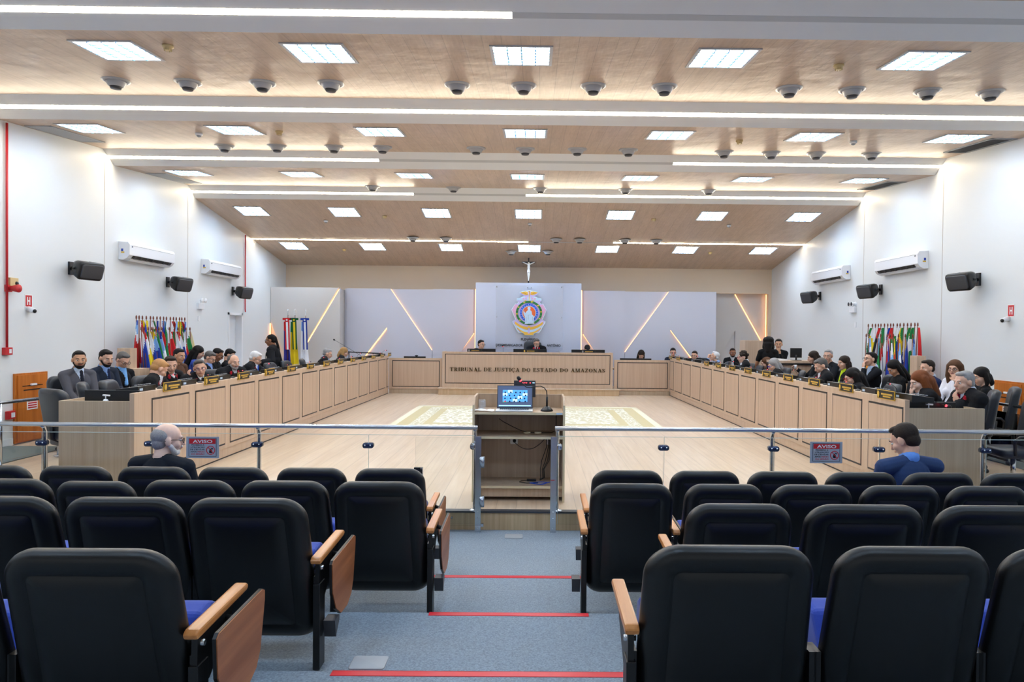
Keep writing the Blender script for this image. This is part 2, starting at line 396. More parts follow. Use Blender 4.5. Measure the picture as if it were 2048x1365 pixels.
# middle sections
poly_panel('wall_back_middle_base', [(-5.59, 0), (5.68, 0), (5.68, 3.02), (-5.59, 3.02)], 20.76, YB, 'panelgrey')
poly_panel('wall_back_panel', [(-5.51, 0), (-5.51, 3.03), (-4.2, 3.03), (-2.93, 1.17), (-2.93, 0), (-4.3, 0), (-4.3, 1.86), (-5.42, .38), (-5.42, 0)], 20.70, 20.758, 'panelgrey')
poly_panel('wall_back_panel', [(-2.915, 0), (-2.915, 3.03), (-1.68, 3.03), (-1.68, 1.68), (-2.83, 0)], 20.71, 20.758, 'panelgrey')
poly_panel('wall_back_panel', [(5.68, 0), (5.68, 3.03), (4.24, 3.03), (2.92, 1.17), (2.92, 0), (4.3, 0), (4.3, 1.86), (5.66, .08), (5.66, 0)], 20.70, 20.758, 'panelgrey')
poly_panel('wall_back_panel', [(2.905, 0), (2.905, 3.03), (1.66, 3.03), (1.66, 1.68), (2.8, 0)], 20.71, 20.758, 'panelgrey')
poly_panel('wall_back_centre_panel', [(-1.57, 0), (1.54, 0), (1.54, 3.20), (-1.57, 3.20)], 20.10, YB, 'panelblue')
# alcove at the right
poly_panel('wall_back_alcove', [(5.6, 0), (7.5, 0), (7.5, 3.1), (5.6, 3.1)], 21.55, 21.65, 'panelwarm')
poly_panel('wall_back_alcove_panel', [(5.70, 0), (5.70, 3.02), (6.46, 3.02), (7.42, 1.33), (7.42, 0), (6.5, 0), (6.5, 1.86), (5.72, .57), (5.72, 0)], 21.48, 21.548, 'panelwarm')
def ledline(p, q, y, th, label, grp='warm light lines of the far wall'):
    a = Vector((p[0], 0, p[1])); c = Vector((q[0], 0, q[1])); d = (c-a).normalized(); n = Vector((d.z, 0, -d.x))*th
    b = MB().add([(a-n)+Vector((0, y, 0)), (a+n)+Vector((0, y, 0)), (c+n)+Vector((0, y, 0)), (c-n)+Vector((0, y, 0)),
                  (a-n)+Vector((0, y+.012, 0)), (a+n)+Vector((0, y+.012, 0)), (c+n)+Vector((0, y+.012, 0)), (c-n)+Vector((0, y+.012, 0))],
                 [(0,3,2,1),(4,5,6,7),(0,1,5,4),(1,2,6,5),(2,3,7,6),(3,0,4,7)])
    return tag(b.build('led_line', 'led'), label, 'light line', grp)
ledline((-5.55, 2.96), (-6.515, 1.32), 20.03, .008, 'long slanting warm light line on the panel behind the three ceremonial flags')
ledline((-7.53, 1.93), (-6.65, 0.0), 20.03, .008, 'slanting warm light line at the left wall, behind the standing woman')
ledline((-7.535, 1.93), (-7.535, 0.2), 19.97, .008, 'upright warm light line in the left corner of the far wall')
ledline((-4.19, 3.01), (-2.94, 1.18), 20.735, .008, 'long slanting warm light line left of the centre panel')
ledline((-4.29, 1.85), (-5.4, .38), 20.735, .008, 'short slanting warm light line at the left corner bench')
ledline((-1.67, 1.70), (-2.82, 0.05), 20.735, .008, 'short slanting warm light line beside the left edge of the centre panel')
ledline((-1.590, 3.02), (-1.590, 0.2), 20.42, .018, 'upright warm light line along the left edge of the centre panel')
ledline((1.560, 3.02), (1.560, 0.2), 20.42, .018, 'upright warm light line along the right edge of the centre panel')
ledline((1.65, 1.70), (2.79, 0.05), 20.735, .008, 'short slanting warm light line beside the right edge of the centre panel')
ledline((4.23, 3.01), (2.93, 1.18), 20.735, .008, 'long slanting warm light line right of the centre panel')
ledline((4.31, 1.85), (5.6, .15), 20.735, .008, 'short slanting warm light line behind the black-haired young man')
ledline((6.475, 3.0), (7.435, 1.33), 21.465, .008, 'slanting warm light line inside the right alcove')
ledline((7.45, 3.0), (7.45, 0.2), 21.45, .008, 'upright warm light line at the right edge of the alcove')
# ------------------------------------------------------------------ ceiling fixtures
def ceil_z(y):
    if y >= 18.7: return 4.22-(y-18.7)*.176
    if y >= 15.58: return 4.715-(y-15.58)*.1587
    AL = NEAR+BE; st = max([e for _, e in AL if e <= y]+[-3]); en = min(q for q, _ in AL if q >= y-.6)
    return ZL+(ZH-ZL)*(y-st)/(en-st)
def ceil_slope(y):
    return math.atan2(ceil_z(y+.05)-ceil_z(y-.05), .1)
def on_ceiling(t, x, y):
    t.location = (x, y, ceil_z(y)); t.rotation_euler = (ceil_slope(y), 0, 0)
def make_lamp():
    t = thing('square_ceiling_light', '', 'ceiling light')
    b = MB(); w, q = .335, .30
    for (x0, x1, y0, y1) in ((-w, w, -w, -q), (-w, w, q, w), (-w, -q, -q, q), (q, w, -q, q)): b.box(x0, x1, y0, y1, -.012, .01)
    b.build('frame', 'panelframe', t)
    MB().box(-q, q, -q, q, -.003, .008).build('diffuser', 'lamp', t)
    b = MB()
    for k in range(1, 4): b.box(-q+k*.15-.006, -q+k*.15+.006, -q, q, -.022, -.003)
    b.build('louvre', 'lampfin', t)
    b = MB()
    for k in range(1, 6): b.box(-q, q, -q+k*.1-.006, -q+k*.1+.006, -.018, -.003)
    b.build('cross_louvre', 'lampfin', t)
    return t
M['lampfin'] = mat('pale_blue_louvre', (96, 160, 206), .3)
lampo = make_lamp(); used = False
ROWN = ['nearest', 'second', 'third', 'fourth', 'farthest']
PLACE = {7: ['at the left wall', 'second from the left wall', 'third from the left wall', 'in the middle', 'third from the right wall', 'second from the right wall', 'at the right wall'],
         5: ['farthest left', 'left of the middle one', 'in the middle', 'right of the middle one', 'farthest right']}
for ri, y in enumerate((7.52, 10.45, 13.40, 16.39, 19.27)):
    n = 2 if ri == 0 else 3
    for k in range(-n, n+1):
        lb = 'square glowing louvred light in the %s ceiling row, %s' % (ROWN[ri], PLACE[2*n+1][k+n])
        if not used: o = lampo; o['label'] = lb; used = True
        else: o = dup(lampo, (0, 0, 0), 0, lb)
        o['group'] = 'square ceiling lights'; on_ceiling(o, k*2.2, y)
for ri, y in enumerate((4.57, 1.6)):
    for k in range(-3, 4):
        o = dup(lampo, (0, 0, 0), 0, 'square glowing louvred light above the public seats, %s, %s' % (PLACE[7][k+3], ['nearest the court', 'over the camera', 'behind the camera'][ri]))
        o['group'] = 'square ceiling lights'; on_ceiling(o, k*2.2, y)
# round downlight housings
def make_dome():
    t = thing('round_ceiling_speaker', '', 'ceiling fixture')
    MB().lathe([(.16, .0), (.165, -.012), (.12, -.03), (.115, -.02)], n=28).build('flange', 'grey2', t)
    MB().lathe([(.118, 0), (.115, -.035), (.085, -.085), (.072, -.09), (.07, -.08)], n=28).build('housing', 'grey2', t)
    MB().lathe([(.072, -.086), (.06, -.112), (.0, -.112)], n=24).build('grille', 'darkgrey', t)
    return t
M['grey2'] = mat('light_grey_housing', (176, 178, 182), .35)
domeo = make_dome(); first = True
DR = [[(-5.14, 8.69), (-4.25, 8.72), (-3.31, 8.72), (-2.44, 8.7), (-.84, 8.7), (0, 8.69), (.88, 8.67), (1.78, 8.66), (3.37, 8.68), (4.18, 8.7), (5.15, 8.71), (5.97, 8.73)],
      [(-5.17, 11.78), (-4.26, 11.74), (-3.29, 11.74), (-2.46, 11.73), (-.86, 11.74), (-.02, 11.75), (.87, 11.72), (1.75, 11.74), (3.41, 11.8), (4.24, 11.84), (5.03, 11.85), (5.98, 11.83)],
      [(-3.43, 15.12), (-1.65, 15.13), (.27, 15.12), (2.15, 15.13), (3.99, 15.12)],
      [(-3.12, 18.4), (-2.24, 18.42), (.73, 18.4), (1.36, 18.4), (2.58, 18.4), (3.43, 18.42)], [(-.52, 19.58), (.53, 19.54)]]
for ri, row in enumerate(DR):
    for k, (x, y) in enumerate(row):
        lb = 'round grey dome fixture on the ceiling, %s from the left in the %s row' % (ORD[k], ROWN[ri] if ri < 4 else 'farthest')
        if first: o = domeo; o['label'] = lb; first = False
        else: o = dup(domeo, (0, 0, 0), 0, lb)
        o['group'] = 'round ceiling domes'; on_ceiling(o, x, y); o.rotation_euler = (0, 0, 0)
        o.location.z += .0
det = thing('smoke_detector', '', 'smoke detector')
MB().lathe([(.055, 0), (.058, -.02), (.04, -.035), (.038, -.05), (.0, -.052)], n=20).build('base', 'yellowed', det)
b = MB()
for k in range(8): t = k*math.pi/4; b.box(.036*math.cos(t)-.004, .036*math.cos(t)+.004, .036*math.sin(t)-.004, .036*math.sin(t)+.004, -.06, -.03)
b.build('cage', 'yellowed', det)
first = True
SP = {(-3.76, 7.33): 'left side of the nearest ceiling bay', (3.57, 7.71): 'right side of the nearest ceiling bay', (-3.76, 10.5): 'left side of the second ceiling bay', (3.38, 10.81): 'right side of the second ceiling bay',
      (-3.5, 16.66): 'left side of the sloping ceiling', (3.05, 16.66): 'right side of the sloping ceiling', (-5.28, 19.55): 'far left below the thin light line', (5.16, 19.48): 'far right below the thin light line'}
for (x, y), s in SP.items():
    lb = 'small yellowed smoke detector on the '+s if 'ceiling' in s else 'small yellowed smoke detector, '+s
    if first: o = det; o['label'] = lb; first = False
    else: o = dup(det, (0, 0, 0), 0, lb)
    o['group'] = 'yellowed smoke detectors'; on_ceiling(o, x, y); o.rotation_euler = (0, 0, 0)
for (x, y, s) in ((-5.09, 10.72, 'left part of the second ceiling bay'), (5.16, 10.75, 'right part of the second ceiling bay'), (-5.04, 17.04, 'left part of the sloping ceiling'), (5.0, 17.05, 'right part of the sloping ceiling'), (.03, 17.1, 'middle of the sloping ceiling')):
    t = thing('motion_sensor', 'small white round sensor on the '+s, 'sensor', group='white ceiling sensors')
    MB().lathe([(.05, 0), (.055, -.03), (.04, -.045)], n=20).build('base', 'white', t); MB().ball((0, 0, -.045), (.035, .035, .025)).build('lens', 'grey', t)
    on_ceiling(t, x, y); t.rotation_euler = (0, 0, 0)
for (x, y0, y1, s) in ((-7.29, 10.3, 11.6, 'left edge of the second ceiling bay'), (7.32, 10.4, 11.65, 'right edge of the second ceiling bay'), (-7.3, 13.5, 14.95, 'left edge of the third ceiling bay'), (7.32, 13.5, 14.75, 'right edge of the third ceiling bay')):
    yc = (y0+y1)/2; h = (y1-y0)/2
    t = thing('air_vent', 'long grey grille on the '+s, 'air vent', group='return air grilles'); on_ceiling(t, x, yc)
    b = MB()
    for (a0, a1, c0, c1) in ((-.2, .2, -h, -h+.03), (-.2, .2, h-.03, h), (-.2, -.17, -h, h), (.17, .2, -h, h)): b.box(a0, a1, c0, c1, -.012, 0)
    b.build('frame', 'vent', t)
    b = MB()
    for k in range(14): b.add([(-.17+k*.0245, -h+.03, -.008), (-.155+k*.0245, -h+.03, -.002), (-.155+k*.0245, h-.03, -.002), (-.17+k*.0245, h-.03, -.008)], [(0, 1, 2, 3)])
    b.build('slats', 'vent', t)
    MB().box(-.17, .17, -h+.03, h-.03, -.001, .002).build('backing', 'grey', t)

# ------------------------------------------------------------------ wall fixtures
def air_con(s, y0, y1, z0, label):
    X = s*XW; q = -s; L = (y1-y0)/2; t = thing('air_conditioner', label, 'air conditioner', (X, (y0+y1)/2, z0), 0, 'wall air conditioners')
    prof = [(0, 0), (.09, -.005), (.16, .03), (.205, .09), (.21, .28), (.18, .325), (0, .335)]
    b = MB().use('white')
    b.prism([(q*p[0], p[1]) for p in prof], -L, L, 'y'); b.build('casing', None, t, bevel=.008)
    MB().prism([(q*.10, -.012), (q*.165, .018), (q*.17, .012), (q*.11, -.02)], -L+.1, L-.1, 'y').build('outlet_flap', 'white', t)
    b = MB().prism([(q*.168, .034), (q*.205, .084), (q*.211, .08), (q*.174, .03)], -L+.12, L-.12, 'y'); f = b.build('outlet', 'black', t)
    b = MB()
    for k in range(7): yy = -L+.2+k*(2*L-.4)/6; b.prism([(q*.17, .03), (q*.208, .08), (q*.214, .075), (q*.178, .025)], yy-.03, yy+.03, 'y')
    b.build('vanes', 'darkgrey', f)
    MB().box(*sorted((q*.205, q*.2125)), -L+.06, L-.06, .262, .266).build('seam', 'grey', t)
    MB().box(*sorted((q*.212, q*.2135)), -L+.06, -L+.10, .23, .25).build('badge', 'navyclamp', t)
    b = MB().use('bluefab').box(*sorted((q*.05, q*.09)), -L-.0015, -L, .15, .2)
    b.use('gold').box(*sorted((q*.05, q*.11)), -L-.0015, -L, .12, .145); b.build('energy_label', None, t)
    return t
air_con(-1, 12.72, 14.31, 3.03, 'white wall air conditioner on the left wall, the nearer one')
air_con(-1, 15.85, 17.55, 3.04, 'white wall air conditioner on the left wall, the farther one')
air_con(1, 12.77, 14.40, 3.02, 'white wall air conditioner on the right wall, the nearer one')
air_con(1, 15.93, 17.70, 3.06, 'white wall air conditioner on the right wall, the farther one')
def wall_speaker(s, y, z, yaw, label):
    t = thing('wall_speaker', label, 'loudspeaker', (s*XW, y, z), 0, 'black wall loudspeakers'); q = -s; t.scale = (1.05, 1, 1.2)
    MB().box(*sorted((0, q*.03)), -.05, .05, -.09, .09).build('wall_plate', 'black', t, bevel=.004)
    MB().tube([(q*.02, 0, 0), (q*.17, 0, -.01)], .024).build('arm', 'blackmetal', t)
    mt = Matrix.Translation((q*.27, 0, -.02)) @ Matrix.Rotation(yaw, 4, 'Z') @ Matrix.Rotation(q*R(18), 4, 'Y')
    # cabinet lying on its side: trapezoid seen from above, rounded; front faces q*x
    b = MB(mt); rr = []
    for (a, w2, h2) in ((-.13, .13, .07), (-.12, .16, .085), (-.04, .21, .11), (.06, .235, .125), (.085, .235, .125), (.1, .225, .115)):
        rr.append([(q*a, p[0], p[1]) for p in rrect(2*w2, 2*h2, .05, 5)])
    b.rings(rr).build('cabinet', 'black', t)
    b = MB(mt); b.rings([[(q*a, p[0], p[1]) for p in rrect(.42*k, .2*k, .04, 5)] for a, k in ((.1, 1), (.112, .97), (.114, .9))]).build('grille', 'darkgrey', t)
    MB(mt).box(*sorted((q*.02, q*.05)), -.02, .02, .124, .128).build('badge', 'grey', t)
    b = MB(mt); b.tube([(q*-.02, -.24, 0), (q*-.06, -.15, -.0), (q*-.15, 0, 0), (q*-.06, .15, 0), (q*-.02, .24, 0)], .016).build('yoke', 'blackmetal', t)
for (s, y, z, lb) in ((-1, 11.4, 2.74, 'black wall loudspeaker on the left wall, nearest the camera'), (-1, 14.4, 2.73, 'black wall loudspeaker on the left wall, between the two air conditioners'), (-1, 17.5, 2.73, 'black wall loudspeaker on the left wall, farthest, in front of the red pipe'),
                      (1, 11.3, 2.70, 'black wall loudspeaker on the right wall, nearest the camera'), (1, 14.5, 2.73, 'black wall loudspeaker on the right wall, between the two air conditioners'), (1, 17.6, 2.76, 'black wall loudspeaker on the right wall, farthest from the camera')):
    wall_speaker(s, y, z, s*R(12), lb)
def emergency(s, y, z, label):
    q = -s; t = thing('emergency_light', label, 'emergency light', (s*XW, y, z), 0)
    MB().box(*sorted((0, q*.06)), -.13, .13, -.09, .05).build('box', 'white', t, bevel=.012)
    for k in (-.07, .07):
        l = MB().lathe([(.03, 0), (.055, .05), (.055, .06)], (q*.06, k, .11), 16, 'x').build('lamp_head', 'white', t)
        MB().ball((q*.1, k, .11), (.012, .045, .045)).build('lens', 'darkgrey', l)
    MB().tube([(q*.03, 0, .04), (q*.05, 0, .09)], .015).build('stem', 'white', t)
emergency(-1, 15.78, 2.30, 'white twin-head emergency light on the left wall')
emergency(1, 15.73, 2.36, 'white twin-head emergency light on the right wall')
for s, sd in ((-1, 'left'), (1, 'right')):
    for (y, z, n) in ((15.75 if s < 0 else 15.65, 1.99, 'lower'),):
        o = MB((Matrix.Translation((s*XW, y, z)))).box(*sorted((0, -s*.012)), -.04, .04, -.06, .06).build('switch_plate', 'white', None, bevel=.003)
        tag(o, 'small white switch plate on the %s wall below the emergency light' % sd, 'switch')
    # sign with a white H on red
    y = 10.47 if s < 0 else 10.52; q = -s
    t = thing('hydrant_sign', 'small red sign with white H mark on the %s wall' % sd, 'sign', (s*XW, y, 2.155))
    MB().box(*sorted((0, q*.006)), -.075, .075, -.10, .10).build('plate', 'paper', t)
    b = MB()
    for (a, c, d, e) in ((-.065, -.055, -.085, .085), (.055, .065, -.085, .085), (-.055, .055, .06, .085), (-.055, .055, -.085, -.06), (-.055, -.035, -.06, .06), (.035, .055, -.06, .06), (-.012, .012, .012, .06), (-.012, .012, -.06, -.012)):
        b.box(*sorted((q*.006, q*.008)), a, c, d, e)
    b.build('red_field', 'red', t)
    y = 10.47 if s < 0 else 10.58
    t = thing('surveillance_camera', 'small white bullet camera on the %s wall below the red sign' % sd, 'camera', (s*XW, y, 2.03))
    MB().lathe([(.045, 0), (.04, q*.03)], (0, 0, 0), 16, 'x').build('mount', 'white', t)
    mt = Matrix.Rotation(-s*R(-25), 4, 'Z')
    MB(mt).tube([(q*.02, 0, 0), (q*.16, 0, -.03)], .038, 14).build('body', 'white', t)
    MB(mt).tube([(q*.155, 0, -.029), (q*.165, 0, -.031)], .028, 14).build('lens', 'black', t)
# red conduit, siren and call points on the left wall
o = MB().tube([(-7.52, 10.01, 4.72), (-7.52, 10.01, 1.45)], .016).build('red_conduit_pipe', 'red'); tag(o, 'thin red conduit pipe down the left wall, nearest the camera', 'pipe')
o = MB().tube([(-7.52, 18.2, 4.26), (-7.52, 18.2, 2.3), (-7.50, 18.17, 2.22)], .016).build('red_conduit_pipe', 'red'); tag(o, 'thin red conduit pipe behind the farthest left loudspeaker', 'pipe')
t = thing('fire_call_point', 'red fire call point at the foot of the red pipe on the left wall', 'fire call point', (-XW, 10.02, 1.40))
MB().box(0, .055, -.07, .07, -.055, .055).build('case', 'red', t, bevel=.006); MB().box(.055, .058, .0, .045, -.03, .03).build('window', 'white', t)
t = thing('fire_call_point', 'red fire call point low on the left wall beside the orange door', 'fire call point', (-XW, 10.08, .46))
MB().box(0, .055, -.07, .07, -.06, .06).build('case', 'red', t, bevel=.006); MB().box(.055, .058, -.02, .05, -.035, .035).build('window', 'white', t)
t = thing('alarm_siren', 'red alarm siren on the pipe of the left wall', 'siren', (-XW, 10.05, 2.32))
MB().box(0, .04, -.05, .05, -.05, .05).build('base', 'red', t); MB().lathe([(.03, .04), (.045, .1), (.06, .17), (.055, .18)], (0, 0, 0), 18, 'x').build('horn', 'red', t)
t = thing('wall_sensor_box', 'small beige box with black lens above the red siren', 'sensor', (-XW, 10.14, 2.42))
MB().box(0, .05, -.09, .07, -.06, .06).build('case', 'yellowed', t, bevel=.006); MB().lathe([(.03, .05), (.025, .065)], (0, .03, -.02), 14, 'x').build('lens', 'black', t)

# ------------------------------------------------------------------ centre panel: acrylic sheet, arms, lettering, crucifix
t = thing('acrylic_sheet', 'clear square acrylic sheet screwed to the pale centre panel', 'acrylic sheet', (.004, 20.05, .04), 0)
t.scale = (.978, 1, .978)
MB().box(-1.0, 1.02, -.006, .006, 1.22, 3.15).build('sheet', 'acrylic', t)
for x in (-.97, .97):
    for z in (3.10, 2.2, 1.30): MB().lathe([(.018, .04), (.018, -.012), (.0, -.016)], (x, 0, z), 12, 'y').build('standoff', 'steel', t)
for x in (-.05, .06): MB().lathe([(.014, .04), (.014, -.012), (.0, -.016)], (x, 0, 3.08), 12, 'y').build('standoff', 'steel', t)
M['cpink'] = mat('emblem_pink', (232, 178, 214), .4); M['cblue'] = mat('emblem_blue', (44, 92, 220), .35); M['clblue'] = mat('emblem_pale_blue', (196, 222, 244), .4)
M['cgreen'] = mat('emblem_green', (58, 146, 74), .4); M['corange'] = mat('emblem_orange', (240, 110, 56), .4, noise=.2, nscale=3); M['cedge'] = mat('emblem_white_edge', (226, 246, 250), .3)
M['cyellow'] = mat('emblem_yellow', (240, 190, 74), .4); M['cviolet'] = mat('emblem_violet', (206, 192, 240), .4); M['cdgreen'] = mat('emblem_dark_green', (36, 104, 60), .4)
def emblem():
    t = thing('coat_of_arms', 'colourful state coat of arms with gold wings, wreath and ribbons on the centre panel', 'emblem', (.004, 20.04, 2.318))
    t.scale = (.978, 1, .978)
    # outline built in units of the zoomed picture: u = (x-955)/975, v = (655-y)/975 in panel widths
    k = .535/345
    def P(l): return [((x-955)*k, (655-y)*k) for x, y in l]
    half = [(955, 215), (1010, 228), (1085, 235), (1140, 262), (1125, 285), (1085, 300), (1040, 335), (1095, 345), (1125, 365), (1195, 375), (1195, 425), (1160, 440), (1185, 480), (1225, 475), (1265, 540), (1300, 590), (1262, 690), (1215, 785), (1275, 820), (1265, 860), (1215, 935), (1195, 985), (1150, 1045), (1105, 1040), (1060, 1055), (1050, 1090), (955, 1092)]
    out = half+[(1910-x, y) for x, y in reversed(half[1:-1])]
    MB().prism(P(out), -.0, -.02, 'y').build('white_backing', 'cedge', t)
    inn = P(out); inn = [(x*.955, z*.965) for x, z in inn]
    MB().prism(inn, -.02, -.024, 'y').build('violet_field', 'cviolet', t)
    def disc(name, cx, cz, rx, rz, y0, y1, m, n=48, r0=0):
        c = P([(cx, cz)])[0]
        if r0 == 0: return MB().prism([(c[0]+rx*k*math.cos(2*math.pi*i/n), c[1]+rz*k*math.sin(2*math.pi*i/n)) for i in range(n)], y0, y1, 'y').build(name, m, t)
        b = MB(); rr = []
        for (q, y) in ((1, y0), (1, y1), (r0, y1), (r0, y0)): rr.append([(c[0]+q*rx*k*math.cos(2*math.pi*i/n), y, c[1]+q*rz*k*math.sin(2*math.pi*i/n)) for i in range(n)])
        return b.rings(rr, False, False, False).build(name, m, t)
    for s in (1, -1):
        a = [(955+s*(x-955), y) for x, y in ((1165, 500), (1225, 492), (1285, 600), (1230, 720), (1190, 800), (1175, 700))]
        MB().prism(P(a), -.022, -.03, 'y').build('pink_drape', 'cpink', t)
        a = [(955+s*(x-955), y) for x, y in ((975, 300), (985, 250), (1030, 240), (1125, 262), (1080, 292), (1020, 312))]
        w = MB().prism(P(a), -.022, -.032, 'y').build('gold_wing', 'cyellow', t)
        b = MB()
        for q in range(4):
            x0 = 985+q*14; b.prism(P([(955+s*(x0-955), 305-q*9), (955+s*(x0+75-955), 252+q*6), (955+s*(x0+75-955), 256+q*6), (955+s*(x0-955), 309-q*9)]), -.032, -.0335, 'y')
        b.build('feather_lines', 'goldpaint2', w)
        a = [(955+s*(x-955), y) for x, y in ((1010, 350), (1090, 355), (1185, 385), (1185, 412), (1090, 420), (1010, 400))]
        MB().prism(P(a), -.022, -.03, 'y').build('banner_scroll', 'clblue', t)
        for (cx, cz, m) in ((1020, 375, 'cpink'), (1065, 385, 'cpink'), (1025, 430, 'cyellow'), (1110, 560, 'cpink'), (1100, 520, 'cpink'), (1130, 610, 'cpink')):
            disc('blossom', 955+s*(cx-955), cz, 20, 17, -.024, -.034, m, 10)
        # lower ribbons
        for (y0, w2, m, zz, x1) in ((880, 26, 'cyellow', -.034, 250), (935, 22, 'clblue', -.032, 225), (975, 18, 'cyellow', -.03, 210)):
            b = MB(); p1 = []; p2 = []
            for i in range(9):
                u = i/8; x = 955+s*(20+u*x1); y = y0+75-u*u*100-u*10
                p1.append((x, y-w2)); p2.append((x, y+w2))
            b.prism(P(p1+p2[::-1]), -.022, zz, 'y').build('ribbon', m, t)
    disc('wreath', 955, 655, 255, 235, -.022, -.04, 'cgreen', 48, .83)
    for i in range(30):
        a = 2*math.pi*i/30+.1
        disc('wreath_leaf', 955+235*math.cos(a), 655-216*math.sin(a), 20, 13, -.03, -.046, 'cdgreen' if i % 3 else 'cyellow', 7)
    disc('star_ring', 955, 655, 175, 178, -.024, -.044, 'cblue', 48)
    disc('inner_rim', 955, 655, 136, 138, -.04, -.047, 'clblue', 48)
    disc('sunset_disc', 955, 655, 125, 127, -.04, -.05, 'corange', 40)
    b = MB()
    for i in range(22):
        a = 2*math.pi*i/22+.2; cx, cz = 955+155*math.cos(a), 655-158*math.sin(a)
        c = P([(cx, cz)])[0]; b.prism([(c[0]+(9 if j % 2 else 4.5)*k*math.cos(j*math.pi/5), c[1]+(9 if j % 2 else 4.5)*k*math.sin(j*math.pi/5)) for j in range(10)], -.044, -.048, 'y')
    b.build('stars', 'cedge', t)
    fig = [(955, 535), (980, 545), (985, 575), (975, 600), (1005, 625), (1015, 690), (1050, 720), (1050, 860), (1060, 868), (865, 868), (880, 850), (880, 740), (850, 690), (845, 640), (852, 600), (868, 640), (885, 660), (910, 625), (935, 600), (925, 570), (930, 545)]
    f = MB().prism(P(fig), -.045, -.07, 'y').build('seated_figure', 'clblue', t, bevel=.004)
    b = MB()
    for (x, y, w2, h2) in ((942, 740, 3, 45), (1025, 770, 3, 40), (960, 700, 30, 2), (990, 855, 50, 3), (905, 780, 2, 50)): b.box((x-w2-955)*k, (x+w2-955)*k, -.0715, -.069, (655-y-h2)*k, (655-y+h2)*k)
    b.build('relief_lines', 'grey', f)
    b = MB().prism(P([(948, 240), (962, 240), (960, 440), (950, 440)]), -.03, -.045, 'y'); b.ball((0, -.035, (655-240)*k), .02)
    b.build('winged_staff', 'cyellow', t)
    disc('top_rose', 955, 385, 38, 45, -.024, -.03, 'clblue', 16)
    MB().box(-22*k, 22*k, -.045, -.024, (655-945)*k, (655-905)*k).build('centre_knot', 'cyellow', t)
    MB().box(-95*k, 90*k, -.034, -.022, (655-1080)*k, (655-1055)*k).build('gold_bar', 'cyellow', t)
M['goldpaint2'] = mat('dark_gold_line', (176, 120, 30), .4)
emblem()
def text_obj(name, s, x0, x1, y, z, h, m, parent=None, bold=.0, depth=.008):
    """letters as a mesh, fitted between x0 and x1, baseline z, cap height h"""
    cu = bpy.data.curves.new(name, 'FONT'); cu.body = s; cu.extrude = depth/2; cu.offset = bold; cu.resolution_u = 3
    o = bpy.data.objects.new('tmp', cu); C.objects.link(o)
    dg = bpy.context.evaluated_depsgraph_get(); me = bpy.data.meshes.new_from_object(o.evaluated_get(dg)); C.objects.unlink(o); bpy.data.objects.remove(o)
    me.name = name
    n = len(me.vertices); co = np.empty(n*3); me.vertices.foreach_get('co', co); co = co.reshape(-1, 3)
    a, b2 = co[:, 0].min(), co[:, 0].max(); capx = .729
    out = np.stack([x0+(co[:, 0]-a)*(x1-x0)/(b2-a), y-co[:, 2], z+co[:, 1]*h/capx], 1)
    me.vertices.foreach_set('co', out.ravel()); me.materials.clear(); me.materials.append(M[m]); me.update()
    q = bpy.data.objects.new(name, me); C.objects.link(q)
    if parent: q.parent = parent
    return q
t = thing('wall_lettering', 'black capital lettering on the centre panel below the coat of arms', 'lettering', (.004, 0, .04))
t.scale = (.978, 1, .978)
text_obj('upper_line', 'PLENÁRIO', -.235, .20, 20.035, 1.50, .072, 'inlay', t, .028)
text_obj('lower_line_start', 'DESEMBARGADOR A', -.985, -.085, 20.035, 1.325, .068, 'inlay', t, .028)
text_obj('lower_line_end', 'ANTÔNIO', .54, .955, 20.035, 1.325, .068, 'inlay', t, .028)
t = thing('crucifix', 'dark wooden crucifix with pale figure above the centre panel', 'crucifix', (-.022, 20.16, 3.20))
MB().box(-.022, .022, -.02, .025, 0, .745).build('upright', 'crosswood', t, bevel=.004)
MB().box(-.2, .2, -.022, .022, .585, .635).build('crossbar', 'crosswood', t, bevel=.004)
t2 = t
M_f = MB(Matrix.Translation((0, 0, -.085))); M_f.ball((0, -.05, .66), (.03, .03, .038)); M_f.tube([(0, -.045, .63), (.004, -.05, .55), (-.006, -.05, .47), (0, -.055, .42)], [.03, .042, .034, .036]); 
for s in (1, -1): M_f.tube([(s*.02, -.045, .625), (s*.09, -.04, .66), (s*.18, -.03, .70)], [.018, .014, .01]); M_f.tube([(s*.012, -.055, .43), (s*.02, -.08, .32), (s*.004, -.045, .19), (s*.004, -.06, .15)], [.022, .018, .012, .012])
M_f.build('figure', 'paper', t); MB(Matrix.Translation((0, 0, -.085))).prism([(-.04, .48), (.04, .48), (.05, .40), (-.045, .39)], -.09, -.02, 'y').build('loincloth', 'white', t, bevel=.006)
